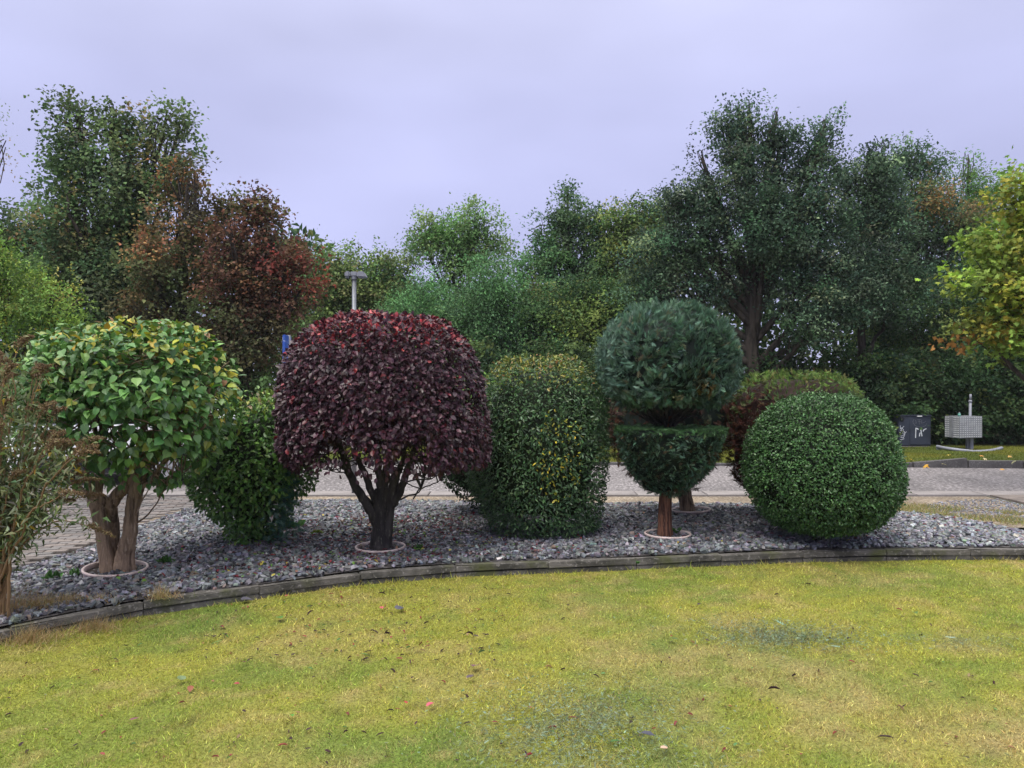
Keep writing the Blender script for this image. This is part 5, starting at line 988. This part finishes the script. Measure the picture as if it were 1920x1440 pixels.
tree('larch_tree', 'soft yellow-green pointed larch top behind the orange tinted maple at right', 25, 1820, [(1815, 325, 28, 34, 0), (1820, 375, 50, 42, 0), (1825, 440, 60, 50, 0), (1815, 285, 9, 20, 0), (1870, 340, 20, 22, 0), (1850, 500, 70, 60, 0)], 17000, .12, [((.085, .15, .04), 4), ((.06, .11, .035), 2)], wid=.3, slen=.4)
tree('tree', 'dark green tree mass filling the gap behind the studded metal box', 22.5, 1760, [(1700, 620, 80, 70, 0), (1790, 600, 80, 80, 0), (1880, 600, 80, 80, 0), (1760, 700, 100, 60, 0), (1880, 700, 90, 60, 0), (1640, 650, 60, 60, 0), (1960, 520, 90, 120, 0)], 34000, .11, DARK, wid=.7)
# yellow maple, nearer, right edge
d = 11.5; ty = tree('yellow_maple', 'yellow-green maple with orange leaves reaching in from the right edge', d, 2010,
     [(1900, 390, 36, 40, 0, 1), (1945, 370, 55, 60, 0, 0), (1862, 475, 46, 32, 0, 0), (1912, 520, 62, 44, 0, 0), (1842, 535, 32, 30, 0, 0), (1890, 590, 56, 34, 0, 0), (1915, 645, 46, 32, 0, 0), (1840, 622, 34, 20, 0, 1), (1875, 570, 28, 16, -.5, 1), (1960, 500, 90, 140, .3, 0), (2020, 400, 80, 120, .5, 0)],
     11500, .092, [((.18, .26, .045), 4), ((.24, .30, .05), 3), ((.12, .19, .035), 3), ((.34, .29, .045), .8)], wid=.95, slen=.36, lps=9, gap=.2, tmpl='maple', alt=[[((.27, .29, .045), 5), ((.36, .25, .04), 1.2), ((.42, .20, .05), .6)]], z0=0.1, trunk_r=.12, mat=M_leaf, spread=.14, bright=1.02, shoots=.0)

# understory shrubs along the foot of the trees
US = [(590, 19.8, 720, 70, 95, 'dense green undergrowth shrub behind the left side of the purple tree'), (690, 20.5, 700, 80, 100, 'dark undergrowth shrub hidden behind the purple tree'), (820, 20.5, 720, 90, 90, 'green undergrowth shrub behind the right shoulder of the purple tree'), (930, 20.2, 730, 80, 80, 'dark undergrowth shrub behind the yellow flecked evergreen'),
      (1050, 20, 730, 85, 85, 'dark undergrowth shrub left of the topiary ball'), (1170, 20, 740, 85, 85, 'dark undergrowth shrub behind the topiary ball'), (1290, 20.4, 740, 85, 85, 'dark undergrowth shrub right behind the topiary ball'), (1400, 20.6, 745, 70, 85, 'very dark undergrowth shrub at the foot of the big oak'),
      (1500, 20.2, 745, 80, 80, 'dark undergrowth shrub behind the two tone thuja'), (1600, 20.3, 740, 75, 90, 'dark undergrowth shrub right of the two tone thuja'), (1680, 20.6, 750, 75, 85, 'dark undergrowth shrub behind the left part of the utility cabinet'), (1765, 20.6, 745, 75, 88, 'dark undergrowth shrub between the utility cabinet and the studded box'),
      (1850, 20.6, 745, 78, 90, 'dark undergrowth shrub behind the studded box'), (1940, 20.6, 740, 80, 95, 'dark undergrowth shrub at the right edge'), (2040, 20.6, 740, 80, 95, 'dark undergrowth shrub just past the right edge'), (480, 18.6, 760, 75, 80, 'olive undergrowth shrub below the red-brown maple'), (370, 18.6, 740, 75, 90, 'dark shrub below the orange tinged maple behind the car'), (250, 19, 730, 90, 100, 'dark shrub below the tallest left maple behind the car'), (110, 19, 730, 90, 100, 'dark shrub behind the car at far left'), (-20, 19, 720, 90, 110, 'dark shrub at the left edge behind the white sign')]
for (px, dd, py, rx, ry, lab) in US:
    tree('undergrowth_shrub', lab, dd, px, [(px, py, rx, ry, 0), (px - rx * .4, py - ry * .45, rx * .6, ry * .5, 0), (px + rx * .4, py - ry * .3, rx * .6, ry * .5, 0), (px, py + ry * .35, rx * .95, ry * .5, -.1)], 7000, .12, OL if px < 900 and px > 400 else DARK, bright=1.5 if px < 1250 else 1.25, wid=.7, slen=.4, cat='shrub', trunk_r=.05, limb=2, group='undergrowth shrubs along the far hedge', lps=12)
# far wood closing the gaps
n = 46000; x = rng.uniform(-30, 36, n); hgt = 5.6 + 2.2 * vnoise(xyz(x, x * 0), .35, 3) - 1.2 * (np.abs(x + 1) < 6); z = rng.random(n) ** .8 * hgt; pos = np.stack([x, 29 + rng.normal(0, 1.5, n), z + .1], 1)
o = leaves('far_wood', 'rhomb', pos, rvec(n), rvec(n) + np.array([0, -.2, .8]), rng.uniform(.20, .38, n), rng.uniform(.15, .28, n), palette(n, DARK) * 1.4 * (.7 + .6 * vnoise(pos, .8, 4))[:, None], M_far); tag(o, 'continuous dark wood behind the row of trees', 'trees', kind='stuff')
print('tris', sum(len(o.data.polygons) for o in bpy.data.objects if o.type == 'MESH'), 'objects', len(bpy.data.objects))

# ================================================================== damp air
hz = bpy.data.materials.new('damp_air'); hz.use_nodes = True; hn = hz.node_tree.nodes; hn.clear()
ho = hn.new('ShaderNodeOutputMaterial'); hv = hn.new('ShaderNodeVolumePrincipled'); hv.inputs['Color'].default_value = (.92, .94, 1, 1); hv.inputs['Density'].default_value = 0.0004
hz.node_tree.links.new(hv.outputs[0], ho.inputs['Volume'])
bm = bmesh.new(); box(bm, (0, 1220, 6.4), (3020, 2580, 15)); o = bm_obj('haze', bm, hz); o['kind'] = 'stuff'
